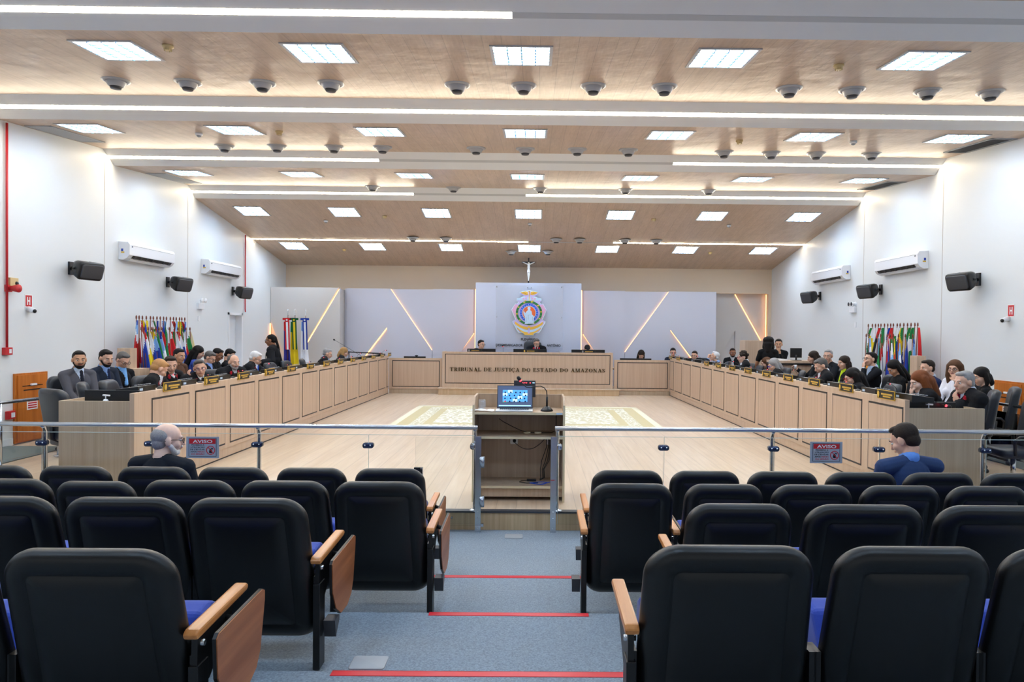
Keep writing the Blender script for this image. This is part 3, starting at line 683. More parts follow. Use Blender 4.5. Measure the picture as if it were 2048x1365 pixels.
# ------------------------------------------------------------------ long side desks (local frame: front face at x=0 looking to +x, length along y)
def long_desk(side):
    s = -1 if side == 'left' else 1
    if s < 0: p0, p1 = Vector((-4.045, 7.22)), Vector((-3.90, 19.12))
    else: p0, p1 = Vector((4.115, 7.22)), Vector((3.99, 19.15))
    L = (p1-p0).length; ang = math.atan2(-(p1-p0).x, (p1-p0).y)
    t = thing('long_desk', 'long pale oak panelled desk along the %s side of the hall' % side, 'desk', (p0.x, p0.y, 0), ang)
    q = -s          # direction of the front face
    def bx(a, c): return sorted((q*a, q*c))
    MB().box(*bx(-.05, 0), 0, L, .13, 1.065).build('front_board', 'desk', t, bevel=.003)
    b = MB().use('desk').box(*bx(-.06, -.012), 0, L, .015, .13); b.use('inlay').box(*bx(-.06, -.008), 0, L, 0, .015)
    b.build('plinth', None, t)
    MB().box(*bx(-.62, -.05), .03, L, .72, .755).build('desktop', 'desk', t)
    for k in range(1, 5): MB().box(*bx(-.60, -.05), k*L/5-.015, k*L/5+.015, 0, .72).build('support_panel', 'deskend', t)
    c0 = 7.94-7.22 if s < 0 else 7.59-7.22
    pitch = .943 if s < 0 else .9555; n = 13
    if s < 0: c0 = .72
    for k in range(n):
        c = c0+pitch*k; h = .40
        lo, hi = c-h, min(c+h, L-.04)
        if s > 0 and k == 0: lo = .03
        b = MB().use('inlay')
        z0, z1, wd = .185, .985, .022
        b.box(*bx(0, .003), lo, hi, z1-wd, z1).box(*bx(0, .003), lo, hi, z0, z0+wd).box(*bx(0, .003), lo, lo+wd*.7, z0, z1).box(*bx(0, .003), hi-wd*.7, hi, z0, z1)
        f = b.build('black_inlay_frame', None, t)
        MB().box(*bx(0, .006), lo+wd*.7, hi-wd*.7, z0+wd, z1-wd).build('front_panel', 'deskpanel', t)
    # lower end return facing the audience
    MB().box(*sorted((q*(-.80 if s < 0 else -.86), q*-.05)) , 0, .035, 0, .98).build('end_panel', 'deskend', t, bevel=.002)
    MB().box(*bx(-.80, -.77), .035, .55, 0, .98).build('side_return', 'deskend', t)
    return t, p0, p1, L, ang, c0, pitch, q
DESK = {sd: long_desk(sd) for sd in ('left', 'right')}
def desk_pt(sd, u, a, z):   # u along, a out of the front face (negative = behind)
    t, p0, p1, L, ang, c0, pitch, q = DESK[sd]
    d = (p1-p0).normalized(); n = Vector((d.y, -d.x))*q
    p = p0+d*u+n*a
    return (p.x, p.y, z)
# ------------------------------------------------------------------ corner benches and the judges' bench
def framed(t, x0, x1, z0, z1, y, w=.02, name='black_inlay_frame'):
    b = MB().box(x0, x1, y-.004, y, z1-w, z1).box(x0, x1, y-.004, y, z0, z0+w).box(x0, x0+w, y-.004, y, z0, z1).box(x1-w, x1, y-.004, y, z0, z1)
    return b.build(name, 'inlay', t)
for (x0, x1, lb) in ((-3.90, -2.42, 'pale oak panelled corner bench left of the judges bench'), (2.42, 3.99, 'pale oak panelled corner bench right of the judges bench')):
    y = 19.16; t = thing('corner_bench', lb, 'bench', (0, 0, 0))
    MB().box(x0, x1, y, y+.05, .13, .995).build('front_board', 'desk', t, bevel=.003)
    MB().box(x0, x1, y+.02, y+.07, 0, .13).build('plinth', 'deskend', t)
    MB().box(x0, x1, y+.05, y+.65, .71, .745).build('desktop', 'desk', t)
    framed(t, x0+.09, x1-.06, .19, .93, y)
    MB().box(x0+.11, x1-.08, y-.006, y, .21, .91).build('front_panel', 'deskpanel', t)
struct(MB().box(-2.47, 2.53, 18.86, 20.09, 0, .165).build('stage_platform', 'stepwood'))
struct(MB().box(-2.50, 2.56, 18.83, 20.09, .165, .185).build('stage_platform_top', 'floorwood'))
jb = thing('judges_bench', 'tall pale oak judges bench with tribunal lettering in the centre', 'bench', (0, 0, 0))
y = 19.08
MB().box(-2.40, 2.37, y, y+.05, .185, 1.19).build('front_board', 'desk', jb, bevel=.003)
MB().box(-2.40, 2.37, y+.05, y+.55, .90, .94).build('desktop', 'desk', jb)
MB().box(-2.40, -2.35, y+.05, y+.55, .185, 1.19).build('side_panel', 'desk', jb); MB().box(2.32, 2.37, y+.05, y+.55, .185, 1.19).build('side_panel', 'desk', jb)
framed(jb, -2.32, 2.30, .30, 1.13, y)
MB().box(-2.30, 2.28, y-.006, y, .32, 1.11).build('front_panel', 'deskpanel', jb)
for x in (-.78, .72): MB().box(x-.002, x+.002, y-.0075, y-.005, .32, 1.11).build('panel_joint', 'deskend', jb)
# serif letters from strokes (T thick, t thin), cap height 1
Tk, th = .17, .05
def ser(x, z, w=.30): return ('r', x-w/2, x+w/2, z-.02 if z > .5 else 0, z if z > .5 else .035)
def vs_(x, z0=0, z1=1, w=Tk): return ('r', x-w/2, x+w/2, z0, z1)
def arc(cx, cz, rx, rz, a0, a1, wmax=Tk, n=14):
    o = []; i = []
    for k in range(n+1):
        a = R(a0+(a1-a0)*k/n); wd = th+(wmax-th)*abs(math.cos(a))**1.5
        o.append((cx+(rx)*math.cos(a), cz+rz*math.sin(a))); i.append((cx+(rx-wd)*math.cos(a), cz+(rz-th)*math.sin(a)))
    return ('p', o+i[::-1])
def dg_(x0, z0, x1, z1, w): return ('p', [(x0-w/2, z0), (x0+w/2, z0), (x1+w/2, z1), (x1-w/2, z1)])
def hb(x0, x1, z, w=th): return ('r', x0, x1, z-w/2, z+w/2)
G = {
 'T': (.78, [vs_(.39), ser(.39, 0), hb(.03, .75, .975), vs_(.05, .72, 1, .04), vs_(.73, .72, 1, .04)]),
 'I': (.40, [vs_(.2), ser(.2, 0, .36), ser(.2, 1, .36)]),
 'L': (.68, [vs_(.2), ser(.2, 0), ser(.2, 1, .36), hb(.2, .64, .025), vs_(.62, 0, .3, .04)]),
 'E': (.70, [vs_(.2), ser(.2, 0), hb(.05, .64, .975), hb(.05, .66, .025), hb(.2, .5, .52), vs_(.62, .74, 1, .04), vs_(.64, 0, .28, .04), vs_(.5, .4, .64, .04)]),
 'B': (.74, [vs_(.2), hb(.04, .42, .975), hb(.04, .42, .025), hb(.2, .42, .52), arc(.40, .76, .27, .24, -90, 90), arc(.42, .26, .30, .26, -90, 90)]),
 'R': (.80, [vs_(.2), ser(.2, 0, .36), hb(.04, .42, .975), hb(.2, .42, .48), arc(.40, .74, .27, .26, -90, 90), dg_(.66, 0, .42, .48, Tk), ser(.70, 0, .22)]),
 'D': (.84, [vs_(.2), hb(.04, .40, .975), hb(.04, .40, .025), arc(.38, .5, .42, .5, -90, 90)]),
 'U': (.84, [vs_(.2, .28, 1), ser(.2, 1, .36), vs_(.66, .28, 1, th), ser(.66, 1, .26), arc(.40, .30, .285, .30, 180, 360, .1)]),
 'N': (.86, [vs_(.16, 0, 1, th), ser(.16, 0, .26), ser(.70, 1, .26), vs_(.70, 0, 1, th), dg_(.68, 0, .16, 1, Tk)]),
 'A': (.84, [dg_(.14, 0, .44, 1, th), dg_(.70, 0, .42, 1, Tk), hb(.24, .6, .34), ser(.14, 0, .26), ser(.70, 0, .34)]),
 'J': (.56, [vs_(.34, .2, 1), ser(.34, 1, .36), arc(.20, .2, .225, .2, 180, 360, .12), ('p', [(.0, .2), (.08, .26), (.12, .18), (.05, .12)])]),
 'S': (.64, [arc(.32, .75, .25, .25, 20, 250, .12), arc(.32, .26, .27, .26, -160, 70, .13), dg_(.50, .34, .14, .66, .16), vs_(.56, .72, .95, .04), vs_(.06, .05, .3, .04)]),
 'C': (.78, [arc(.42, .5, .38, .5, 40, 320), vs_(.70, .70, .98, .04)]),
 'O': (.86, [arc(.43, .5, .38, .5, 0, 360, n=28)]),
 'M': (1.0, [vs_(.14, 0, 1, th), ser(.14, 0, .24), ser(.14, 1, .2), vs_(.84, 0, 1), ser(.84, 0, .32), ser(.84, 1, .3), dg_(.48, 0, .20, 1, Tk), dg_(.48, 0, .80, 1, th)]),
 'Z': (.70, [hb(.06, .62, .975), hb(.06, .64, .025), dg_(.14, 0, .56, 1, Tk), vs_(.07, .74, 1, .04), vs_(.63, 0, .28, .04)]),
}
G['Ç'] = (G['C'][0], G['C'][1]+[dg_(.44, -.1, .46, .04, .06), arc(.42, -.17, .13, .1, -120, 90, .1)])
txt = 'TRIBUNAL DE JUSTIÇA DO ESTADO DO AMAZONAS'
tot = sum(G[c][0]+.07 if c != ' ' else .42 for c in txt); X0, X1, Hh = -2.185, 2.165, .165; kx = (X1-X0)/tot; cx = X0; ll = None
lt = MB()
for c in txt:
    if c == ' ': cx += .42*kx; continue
    for st in G[c][1]:
        if st[0] == 'r': lt.box(cx+st[1]*kx, cx+st[2]*kx, y-.03, y-.006, .645+st[3]*Hh*.62, .645+st[4]*Hh*.62)
        else: lt.prism([(cx+p[0]*kx, .645+p[1]*Hh*.62) for p in st[1]], y-.03, y-.006, 'y')
    cx += (G[c][0]+.07)*kx
M['bronze'] = mat('polished_dark_bronze', (92, 76, 48), .25, metal=.85)
lt.build('tribunal_lettering', 'bronze', jb)
# ------------------------------------------------------------------ carpet rug
M['rugcream'] = mat('rug_cream', (232, 226, 200), .9, noise=.05, nscale=60); M['rugold'] = mat('rug_gold', (204, 190, 148), .9, noise=.08, nscale=60)
def rugfield(name, c1, c2, sc):
    m = bpy.data.materials.new(name); m.use_nodes = True; nt = m.node_tree; b = nt.nodes['Principled BSDF']; b.inputs['Roughness'].default_value = .9
    tc = nt.nodes.new('ShaderNodeTexCoord'); v = nt.nodes.new('ShaderNodeTexVoronoi'); v.inputs['Scale'].default_value = sc; v.feature = 'DISTANCE_TO_EDGE'; v.inputs['Randomness'].default_value = .8
    wv = nt.nodes.new('ShaderNodeTexWave'); wv.wave_type = 'RINGS'; wv.inputs['Scale'].default_value = sc*.22; wv.inputs['Distortion'].default_value = 6
    nt.links.new(tc.outputs['Object'], v.inputs['Vector']); nt.links.new(tc.outputs['Object'], wv.inputs['Vector'])
    r = nt.nodes.new('ShaderNodeMath'); r.operation = 'LESS_THAN'; r.inputs[1].default_value = .11; nt.links.new(v.outputs['Distance'], r.inputs[0])
    g = nt.nodes.new('ShaderNodeMath'); g.operation = 'GREATER_THAN'; g.inputs[1].default_value = 2.0; nt.links.new(wv.outputs['Fac'], g.inputs[0])
    a = nt.nodes.new('ShaderNodeMath'); a.operation = 'MAXIMUM'; nt.links.new(r.outputs[0], a.inputs[0]); nt.links.new(g.outputs[0], a.inputs[1])
    mx = nt.nodes.new('ShaderNodeMix'); mx.data_type = 'RGBA'; mx.inputs[6].default_value = srgb(c1)+(1,); mx.inputs[7].default_value = srgb(c2)+(1,)
    nt.links.new(a.outputs[0], mx.inputs[0]); nt.links.new(mx.outputs[2], b.inputs['Base Color']); return m
M['rugfield'] = rugfield('rug_field_pattern', (202, 192, 156), (236, 232, 216), 8); M['rugborder'] = rugfield('rug_border_pattern', (198, 188, 152), (232, 228, 212), 13)
b = MB(); x0, x1, y0, y1 = -2.52, 2.57, 12.2, 16.0
for i, (q, m) in enumerate(((0, 'rugcream'), (.13, 'rugold'), (.36, 'rugborder'), (.60, 'rugold'), (.76, 'rugfield'))):
    b.use(m).box(x0+q, x1-q, y0+q, y1-q, 0, .008+.001*i)
rug = tag(b.build('patterned_rug'), 'cream and gold patterned rug on the wooden floor before the judges bench', 'rug')
# ------------------------------------------------------------------ glass rail between public and court
YR = 6.60
M['rugfield'] = M['rugfield']
def rail_run(s):
    sd = 'left' if s < 0 else 'right'
    t = thing('glass_railing', 'stainless handrail with clear glass panes across the %s half' % sd, 'railing', (0, YR, 0))
    xe = s*6.55
    MB().tube([(s*.375, 0, .82), (xe, 0, .82)], .022, 14).build('handrail', 'steel', t)
    for xj in (.40, 2.50, 4.57):
        x = s*xj; p = MB().tube([(x, .05, .0), (x, .05, .74), (x, .03, .79), (x, 0, .81)], .019, 12).build('post', 'steel', t)
        MB().lathe([(.055, 0), (.055, .006), (.03, .016), (.021, .02)], (x, .05, .006), 20).build('base_flange', 'steel', p)
    edges = [.40, 1.43, 2.50, 3.53, 4.57, 5.6, 6.5]
    for a, c in zip(edges[:-1], edges[1:]):
        xs = sorted((s*(a+.004), s*(c-.004)))
        MB().use('glass').box(xs[0], xs[1], -.006, .004, -.11, .743).use('glassedge').box(xs[0], xs[1], -.006, .004, .7435, .747).box(xs[0], xs[0]+.0025, -.006, .004, -.11, .743).build('glass_pane', None, t)
    for a in edges[1:-1]:
        x = s*a
        k = MB().use('navyclamp'); k.rings([[(x+px*q, yy, .64+pz*q) for px, pz in rrect(.105, .052, .022, 5)] for yy, q in ((.03, 1), (-.015, 1), (-.024, .8))])
        k.use('chrome')
        for dx in (-.026, .026): k.lathe([(.009, -.024), (.007, -.029), (0, -.03)], (x+dx, 0, .645), 10, 'y')
        k.build('glass_clamp', None, t)
    x = s*.40
    MB().rings([[(x+px*q+s*.02, yy, .64+pz*q) for px, pz in rrect(.05, .06, .02, 5)] for yy, q in ((.03, 1), (-.015, 1), (-.022, .8))]).build('end_clamp', 'steel', t)
    return t
rail_run(-1); rail_run(1)
for s, y1, xb, sd in ((-1, 9.32, -6.27, 'left'), (1, 9.95, 6.62, 'right')):
    a = Vector((s*6.6, 6.62, 0)); c = Vector((xb, y1, 0)); d = (c-a).normalized()
    t = thing('side_railing', 'stainless handrail with glass running back along the grey carpet on the %s' % sd, 'railing', (0, 0, 0))
    MB().tube([a+Vector((0, 0, .82)), c+Vector((0, 0, .82))], .022, 14).build('handrail', 'steel', t)
    n = 3
    for k in range(n+1):
        q = a+(c-a)*(k/n) - (d*.03 if k == n else Vector((0, 0, 0)))
        p = MB().tube([q+Vector((0, 0, .0)), q+Vector((0, 0, .81))], .019, 12).build('post', 'steel', t)
        MB().lathe([(.055, 0), (.055, .006), (.03, .016)], (q.x, q.y, .012), 18).build('base_flange', 'steel', p)
    for k in range(n):
        q0 = a+(c-a)*(k/n)+d*.04; q1 = a+(c-a)*((k+1)/n)-d*.06; nn = Vector((d.y, -d.x, 0))*.004
        MB().add([q0-nn+Vector((0, 0, .1)), q0+nn+Vector((0, 0, .1)), q1+nn+Vector((0, 0, .1)), q1-nn+Vector((0, 0, .1)), q0-nn+Vector((0, 0, .72)), q0+nn+Vector((0, 0, .72)), q1+nn+Vector((0, 0, .72)), q1-nn+Vector((0, 0, .72))],
                 [(0,3,2,1),(4,5,6,7),(0,1,5,4),(1,2,6,5),(2,3,7,6),(3,0,4,7)]).build('glass_pane', 'glass', t)
# gate: flat bars and an open leaf
for x, lb in ((-.361, 'flat steel gate post left of the lectern'), (.362, 'flat steel gate post right of the lectern, with a red mark')):
    t = thing('gate_post', lb, 'post', (x, 6.55, -.18))
    MB().box(-.028, .028, -.005, .005, 0, .925).build('bar', 'steel', t, bevel=.002)
    b = MB()
    for z in (.04, .14, .20): b.lathe([(.006, -.005), (.005, -.008), (0, -.009)], (0, 0, z), 8, 'y')
    b.build('screws', 'chrome', t)
    if x > 0: MB().box(-.024, .012, -.0065, -.005, .505, .512).build('red_mark', 'red', t)
t = thing('glass_gate', 'clear glass gate leaf with steel clamps left of the lectern', 'gate', (-.30, 6.535, 0))
MB().box(-.66, 0, -.005, .005, -.11, .735).build('leaf', 'glass', t)
for z in (.50, .12): MB().rings([[(px-.025, yy, z+pz) for px, pz in rrect(.05, .105, (.02, .004, .004, .02), 4)] for yy in (.012, -.014)]).build('clamp', 'steel', t)
for dx, w2 in ((-.643, .03), (-.60, .012)): MB().box(dx-w2, dx+w2, -.02, .015, .345, .445).build('hinge', 'blackmetal' if w2 > .02 else 'chrome', t, bevel=.003)
MB().box(-.03, -.005, -.015, .015, -.12, -.09).build('foot_clamp', 'steel', t, bevel=.003)
# ------------------------------------------------------------------ lectern behind the gate
lec = thing('lectern', 'open-backed pale oak lectern behind the glass gate', 'lectern', (.015, 7.0, 0))
MB().prism([(0, 0), (.50, 0), (.50, 1.075), (.12, 1.075), (.0, 1.0)], -.475, -.455, 'x').build('side_panel', 'podwood', lec)
MB().prism([(0, 0), (.50, 0), (.50, 1.075), (.12, 1.075), (.0, 1.0)], .455, .475, 'x').build('side_panel', 'podwood', lec)
MB().box(-.455, .455, .48, .50, .0, 1.07).build('front_board', 'podwood', lec)
MB().box(-.476, -.454, -.003, 0, 0, 1.0).build('edge_band', 'podedge', lec); MB().box(.454, .476, -.003, 0, 0, 1.0).build('edge_band', 'podedge', lec)
for nm, z, y0 in (('top_shelf', .925, .0), ('middle_shelf', .67, .03), ('bottom_shelf', .155, .05)):
    b = MB().use('podwood').box(-.455, .455, y0, .48, z-.022, z); b.use('podedge').box(-.455, .455, y0-.003, y0, z-.024, z+.001); b.build(nm, None, lec)
MB().box(-.455, .455, .07, .09, .04, .133).build('kick_board', 'podwood', lec)
MB().box(.385, .445, -.006, -.003, .905, .922).build('asset_sticker', 'clblue2', lec)
def socket(x, z, par):
    b = MB().use('paper'); b.rings([[(x+px*q, yy, z+pz*q) for px, pz in rrect(.085, .085, .012, 4)] for yy, q in ((.48, 1), (.472, 1), (.468, .94))])
    b.build('wall_socket', None, par)
socket(-.08+.02, .565, lec); socket(.34, .56, lec)
t = thing('power_plug', 'black plug with a thin cable in the white socket of the lectern', 'plug', (0, 0, 0))
MB().tube([(-.04, 7.465, .565), (-.04, 7.425, .562)], .018, 10).build('plug_body', 'black', t)
def hang(a, c, sag, n=14):
    a, c = Vector(a), Vector(c); return [a+(c-a)*(i/n)+Vector((0, 0, -sag*4*(i/n)*(1-i/n))) for i in range(n+1)]
MB().tube(hang((-.04, 7.43, .55), (.30, 7.44, .60), .10), .0035, 6).build('cable', 'black', t)
t = thing('black_cable_bundle', 'black cables hanging down the right inside of the lectern to an adapter', 'cable', (0, 0, 0))
for i, (dx, dy) in enumerate(((0, 0), (.012, .01), (-.02, .0), (.02, -.01))):
    MB().tube([(.33+dx, 7.43, .62), (.33+dx, 7.42+dy, .5), (.30+dx*2, 7.40, .36), (.265+dx, 7.36, .27), (.27+dx, 7.33, .185), (.24, 7.30+dy, .165)], .004, 6).build('cable', 'black', t)
MB().box(.10, .20, 7.27, 7.31, .157, .178).build('power_adapter', 'black', t, bevel=.005)
MB().tube([(.11, 7.29, .165), (.04, 7.27, .162), (.02, 7.22, .161), (.10, 7.17, .161), (.22, 7.18, .161)], .004, 6).build('adapter_cord', 'black', t)
o = MB().tube([(.22+.085*math.cos(a)*(1+.2*math.sin(3*a)), 7.17+.05*math.sin(a), .161+.004*math.sin(2*a)) for a in [i*.45 for i in range(26)]]+[(.36, 7.2, .17), (.40, 7.3, .18)], .004, 6).build('blue_network_cable', 'cableblue'); tag(o, 'coiled bright blue network cable on the bottom shelf of the lectern', 'cable')
o = MB().tube([(-.21, 7.46, .80), (-.16, 7.40, .775), (-.06, 7.32, .735), (.03, 7.28, .70), (.12, 7.28, .678), (.36, 7.3, .676), (.41, 7.32, .70), (.41, 7.36, .90)], .004, 6).build('microphone_cable', 'black'); tag(o, 'thin black cable across the middle shelf of the lectern', 'cable')
for x in (.10, .215):
    o = MB((Matrix.Translation((x, 7.28, .67)))).lathe([(.035, 0), (.038, .004), (.036, .016), (.0, .016)], n=20).build('cable_grommet', 'podedge'); tag(o, 'cream round cap on the middle shelf of the lectern, %s one' % ('left' if x < .15 else 'right'), 'cap', 'cream caps')
# on the lectern
t = thing('laptop', 'open silver laptop showing a video call grid on the lectern', 'laptop', (-.035, 7.03, .925))
MB().rings([[(px, .125+pz, zz) for px, pz in rrect(.385, .25, .012, 4)] for zz in (0, .014)]).build('base', 'silver', t)
b = MB()
for r in range(5):
    for k in range(15): b.box(-.155+k*.0205, -.138+k*.0205, .10+r*.022, .117+r*.022, .014, .0165)
b.build('keyboard', 'black', t); MB().box(-.055, .045, .02, .085, .0138, .0148).build('touchpad', 'grey', t)
mt = Matrix.Translation((0, .235, .014)) @ Matrix.Rotation(R(-14), 4, 'X')
lid = MB(mt).box(-.19, .19, 0, .006, 0, .245).build('lid', 'darkgrey', t, bevel=.002)
MB(mt).box(-.182, .182, -.0012, 0, .012, .238).build('screen', 'screen', lid)
scr = MB(mt); M['tile1'] = emis('call_tile_blue', (70, 140, 220), 1.1); M['tile2'] = emis('call_tile_pale', (160, 205, 240), 1.2); M['taskbar'] = emis('screen_taskbar', (150, 205, 232), 1.1); M['tilered'] = emis('call_tile_red', (190, 50, 90), 1)
M['tilegreen'] = emis('call_tile_outline', (80, 150, 90), .8)
for r in range(4):
    for c in range(5):
        x = -.13+c*.053; z = .195-r*.032; scr.use('tile2' if (r*5+c) % 4 == 1 or (r == 3 and c == 2) else 'tile1').box(x, x+.051, -.0022, -.0012, z-.030, z)
        scr.use('tshirt').ball((x+.026+.008*math.sin(r*3+c), -.0022, z-.026), (.009, .0006, .010), 8, 5)
scr.use('tilegreen').box(-.13, -.079, -.0022, -.0012, .062, .082); scr.use('tilered').box(-.115, -.094, -.003, -.0022, .068, .078); scr.use('taskbar').box(-.17, .17, -.0022, -.0012, .022, .032)
for c in range(4): scr.use('tile2').box(-.065+c*.05, -.04+c*.05, -.0022, -.0012, .071, .074)
scr.build('call_window', None, lid)
t = thing('small_monitor', 'small black screen with red digits standing behind the laptop on the lectern', 'monitor', (.07, 7.40, .925))
MB().box(-.12, .115, 0, .02, .12, .30).build('housing', 'darkgrey', t, bevel=.004); MB().box(-.03, .03, .005, .03, 0, .12).build('foot', 'black', t)
b = MB()
for x in (-.03, -.01, .01, .05): b.box(x, x+.012, -.002, 0, .272, .280)
b.build('red_digits', 'redled', t); MB().box(.08, .105, -.002, 0, .272, .280).build('white_digits', 'tile2', t)
def gooseneck(name, label, loc, rz, pts, base=True, sc=1, red=True):
    t = thing(name, label, 'microphone', loc, rz)
    MB().lathe([(.055*sc, 0), (.057*sc, .008), (.05*sc, .02), (.028*sc, .045), (.014*sc, .055)], n=18).build('base', 'black', t)
    MB().tube(pts, .0045*max(sc, .8), 8).build('gooseneck', 'blackmetal', t)
    a, c = Vector(pts[-2]), Vector(pts[-1]); d = (c-a).normalized()
    MB().tube([c-d*.004, c+d*.002, c+d*.03, c+d*.045], [.012, .02, .02, .01], 12).build('windscreen', 'black', t)
    if red: MB().tube([c-d*.018, c-d*.006], .0125, 12).build('red_ring', 'redled', t)
    return t
t = gooseneck('gooseneck_microphone', 'black gooseneck microphone with a red ring standing right on the lectern', (.305, 7.14, .925), 0,
   [(0, 0, .05), (0, 0, .16), (-.005, 0, .21), (-.03, 0, .245), (-.07, 0, .262), (-.12, 0, .26), (-.17, 0, .245), (-.22, 0, .25), (-.255, 0, .285), (-.285, 0, .325)], sc=1.15)
MB().tube([(0, 0, .05), (0, 0, .15)], .011, 10).build('stem', 'black', t)
t = thing('drinking_glass', 'cut drinking glass on a white napkin on the lectern', 'glass', (-.375, 7.16, .928))
MB().lathe([(.026, 0), (.026, .008), (.040, .045), (.040, .07), (.036, .112), (.034, .112), (.036, .07), (.036, .045), (.022, .012), (0, .012)], n=12).build('tumbler', 'tumbler', t)
b = MB(); vs_l = []
for i in range(13):
    for j in range(4): u = i/12; vs_l.append((-.10+.24*u, .0+.07*(j/3)+.02*math.sin(u*5), .006+.022*abs(math.sin(u*7+j))*(1 if j in (1, 2) else .3)))
b.add(vs_l, [(i*4+j, i*4+j+1, i*4+j+5, i*4+j+4) for i in range(12) for j in range(3)], True)
o = b.build('white_napkin', 'paper', None, loc=(-.38, 7.03, .925)); tag(o, 'folded white napkin left of the laptop on the lectern', 'napkin')
# ------------------------------------------------------------------ notice signs on the glass
def aviso(x, label):
    t = thing('notice_sign', label, 'sign', (x, YR-.012, .61))
    MB().box(-.157, .157, -.003, .003, -.104, .104).build('plate', 'silverpaint', t)
    MB().box(-.133, .133, -.0045, -.003, -.088, .09).build('border', 'signborder', t)
    MB().box(-.128, .128, -.0055, -.0045, -.084, .086).build('field', 'silverpaint', t)
    h = MB().box(-.126, .126, -.0065, -.0055, .036, .084).build('red_header', 'red', t)
    text_obj('header_text', 'AVISO', -.092, .095, -.0075, .045, .03, 'signwhite', t, .02, .002)
    for i, (s, x0, x1, m) in enumerate((('PROIBIDA A', -.105, .018, 'inlay'), ('UTILIZAÇÃO', -.112, .022, 'inlay'), ('DE CELULAR', -.117, .022, 'inlay'), ('APÓS', -.115, -.055, 'inlay'), ('DA SESSÃO', -.105, .020, 'red'))):
        text_obj('text_line', s, x0, x1, -.0065, .018-i*.022, .0135, m, t, .01, .001)
    text_obj('text_line', 'INÍCIO', -.048, .020, -.0065, .018-3*.022, .0135, 'red', t, .01, .001)
    b = MB(); rr = []
    for (q, yy) in ((.043, -.0055), (.043, -.0075), (.036, -.0075), (.036, -.0055)): rr.append([(.079+q*math.cos(a*math.pi/16), yy, -.026+q*math.sin(a*math.pi/16)) for a in range(32)])
    b.rings(rr, False, False, False); b.prism([(.05, .003), (.055, .007), (.108, -.052), (.103, -.056)], -.0085, -.0065, 'y'); b.build('prohibition_ring', 'red', t)
    b = MB().prism([(.062, -.05), (.09, -.055), (.094, -.03), (.082, -.012), (.068, -.018)], -.0065, -.0055, 'y'); b.prism([(.078, -.012), (.092, .0), (.104, -.012), (.098, -.02), (.09, -.010), (.083, -.018)], -.0065, -.0055, 'y')
    b.build('hand_with_phone', 'inlay', t)
aviso(-3.018, 'silver AVISO notice plate on the left glass railing'); aviso(3.008, 'silver AVISO notice plate on the right glass railing')
# tapes and floor boxes in the aisle
for (x0, x1, y, z, lb) in ((-.585, .555, 5.07, -.07, 'red tape on the step nearest the lectern'), (-.455, .51, 4.13, .04, 'red tape on the middle aisle step'), (-.765, .62, 3.19, .15, 'long red tape on the step nearest the camera')):
    o = MB().box(x0, x1, y-.045, y+.002, z, z+.003).box(x0, x1, y-.001, y+.003, z-.006, z+.003).build('red_step_tape', 'redtape'); tag(o, lb, 'tape')
for (x, y, z, lb) in ((-.01, 6.42, -.18, 'grey floor box lid on the carpet before the lectern'), (-.615, 3.27, .15, 'grey floor box lid by the nearest red tape')):
    o = MB(Matrix.Translation((x, y, z))).rings([[(px*q, pz*q, zz) for px, pz in rrect(.17, .13, .015, 4)] for zz, q in ((0, 1), (.004, 1), (.006, .96))]).build('floor_box', 'vent'); tag(o, lb, 'floor box')
# ------------------------------------------------------------------ public seats (local: back of the shell at y=0, sitter looks to +y)
def seat_shell(W, H=.765, z0=.11):
    def P(d, y, rb=.10, rt=.115):
        o = []
        for x, z in rrect(W-2*d, H-2*d, (max(rb-d, .02), max(rb-d, .02), max(rt-d, .02), max(rt-d, .02)), 9):
            zz = z0+H/2+z; k = (z0+H-zz)
            yy = y+.21*k+.30*x*x+(.9*max(0, z0+.25-zz)**2)
            zz -= 0 if z < 0 else 0
            o.append((x*(1+.08*k/H), yy, zz))
        return o
    return [P(d, y) for d, y in ((.045, .085), (.012, .075), (0, .055), (0, .038), (.006, .02), (.02, .004), (.038, -.004), (.058, -.005), (.082, -.001), (.087, .005), (.091, .005), (.097, .000), (.15, -.001), (.2, -.001))]
def aud_chair():
    t = thing('auditorium_chair', '', 'chair'); W = .54
    MB().rings(seat_shell(W), True, True).build('back_shell', 'shell', t)
    b = MB(); rr = []
    for d, y in ((.03, .08), (.03, .11), (.045, .125), (.12, .13)):
        o = []
        for x, z in rrect(W-2*d, .70-2*d, .08 if d < .1 else .05, 6):
            zz = .14+.35+z; k = .875-zz; o.append((x, y+.21*k+.3*x*x, zz))
        rr.append(o)
    b.rings(rr, True, True).build('back_cushion', 'bluefab', t)
    prof = [(.24, .27), (.36, .24), (.50, .44), (.49, .52), (.44, .545), (.34, .53), (.23, .37)]
    MB().prism(prof, -W/2+.03, W/2-.03, 'x').build('seat', 'bluefab', t, bevel=.045, seg=4)
    MB().prism([(.30, .22), (.38, .22), (.525, .44), (.505, .46)], -W/2+.05, W/2-.05, 'x').build('seat_pan', 'blackmetal', t)
    for s in (-1, 1): MB().box(s*.297-.012, s*.297+.012, .14, .22, 0, .46).build('leg', 'blackmetal', t)
    MB().tube([(-.29, .2, .36), (.29, .2, .36)], .014).build('crossbar', 'blackmetal', t)
    return t
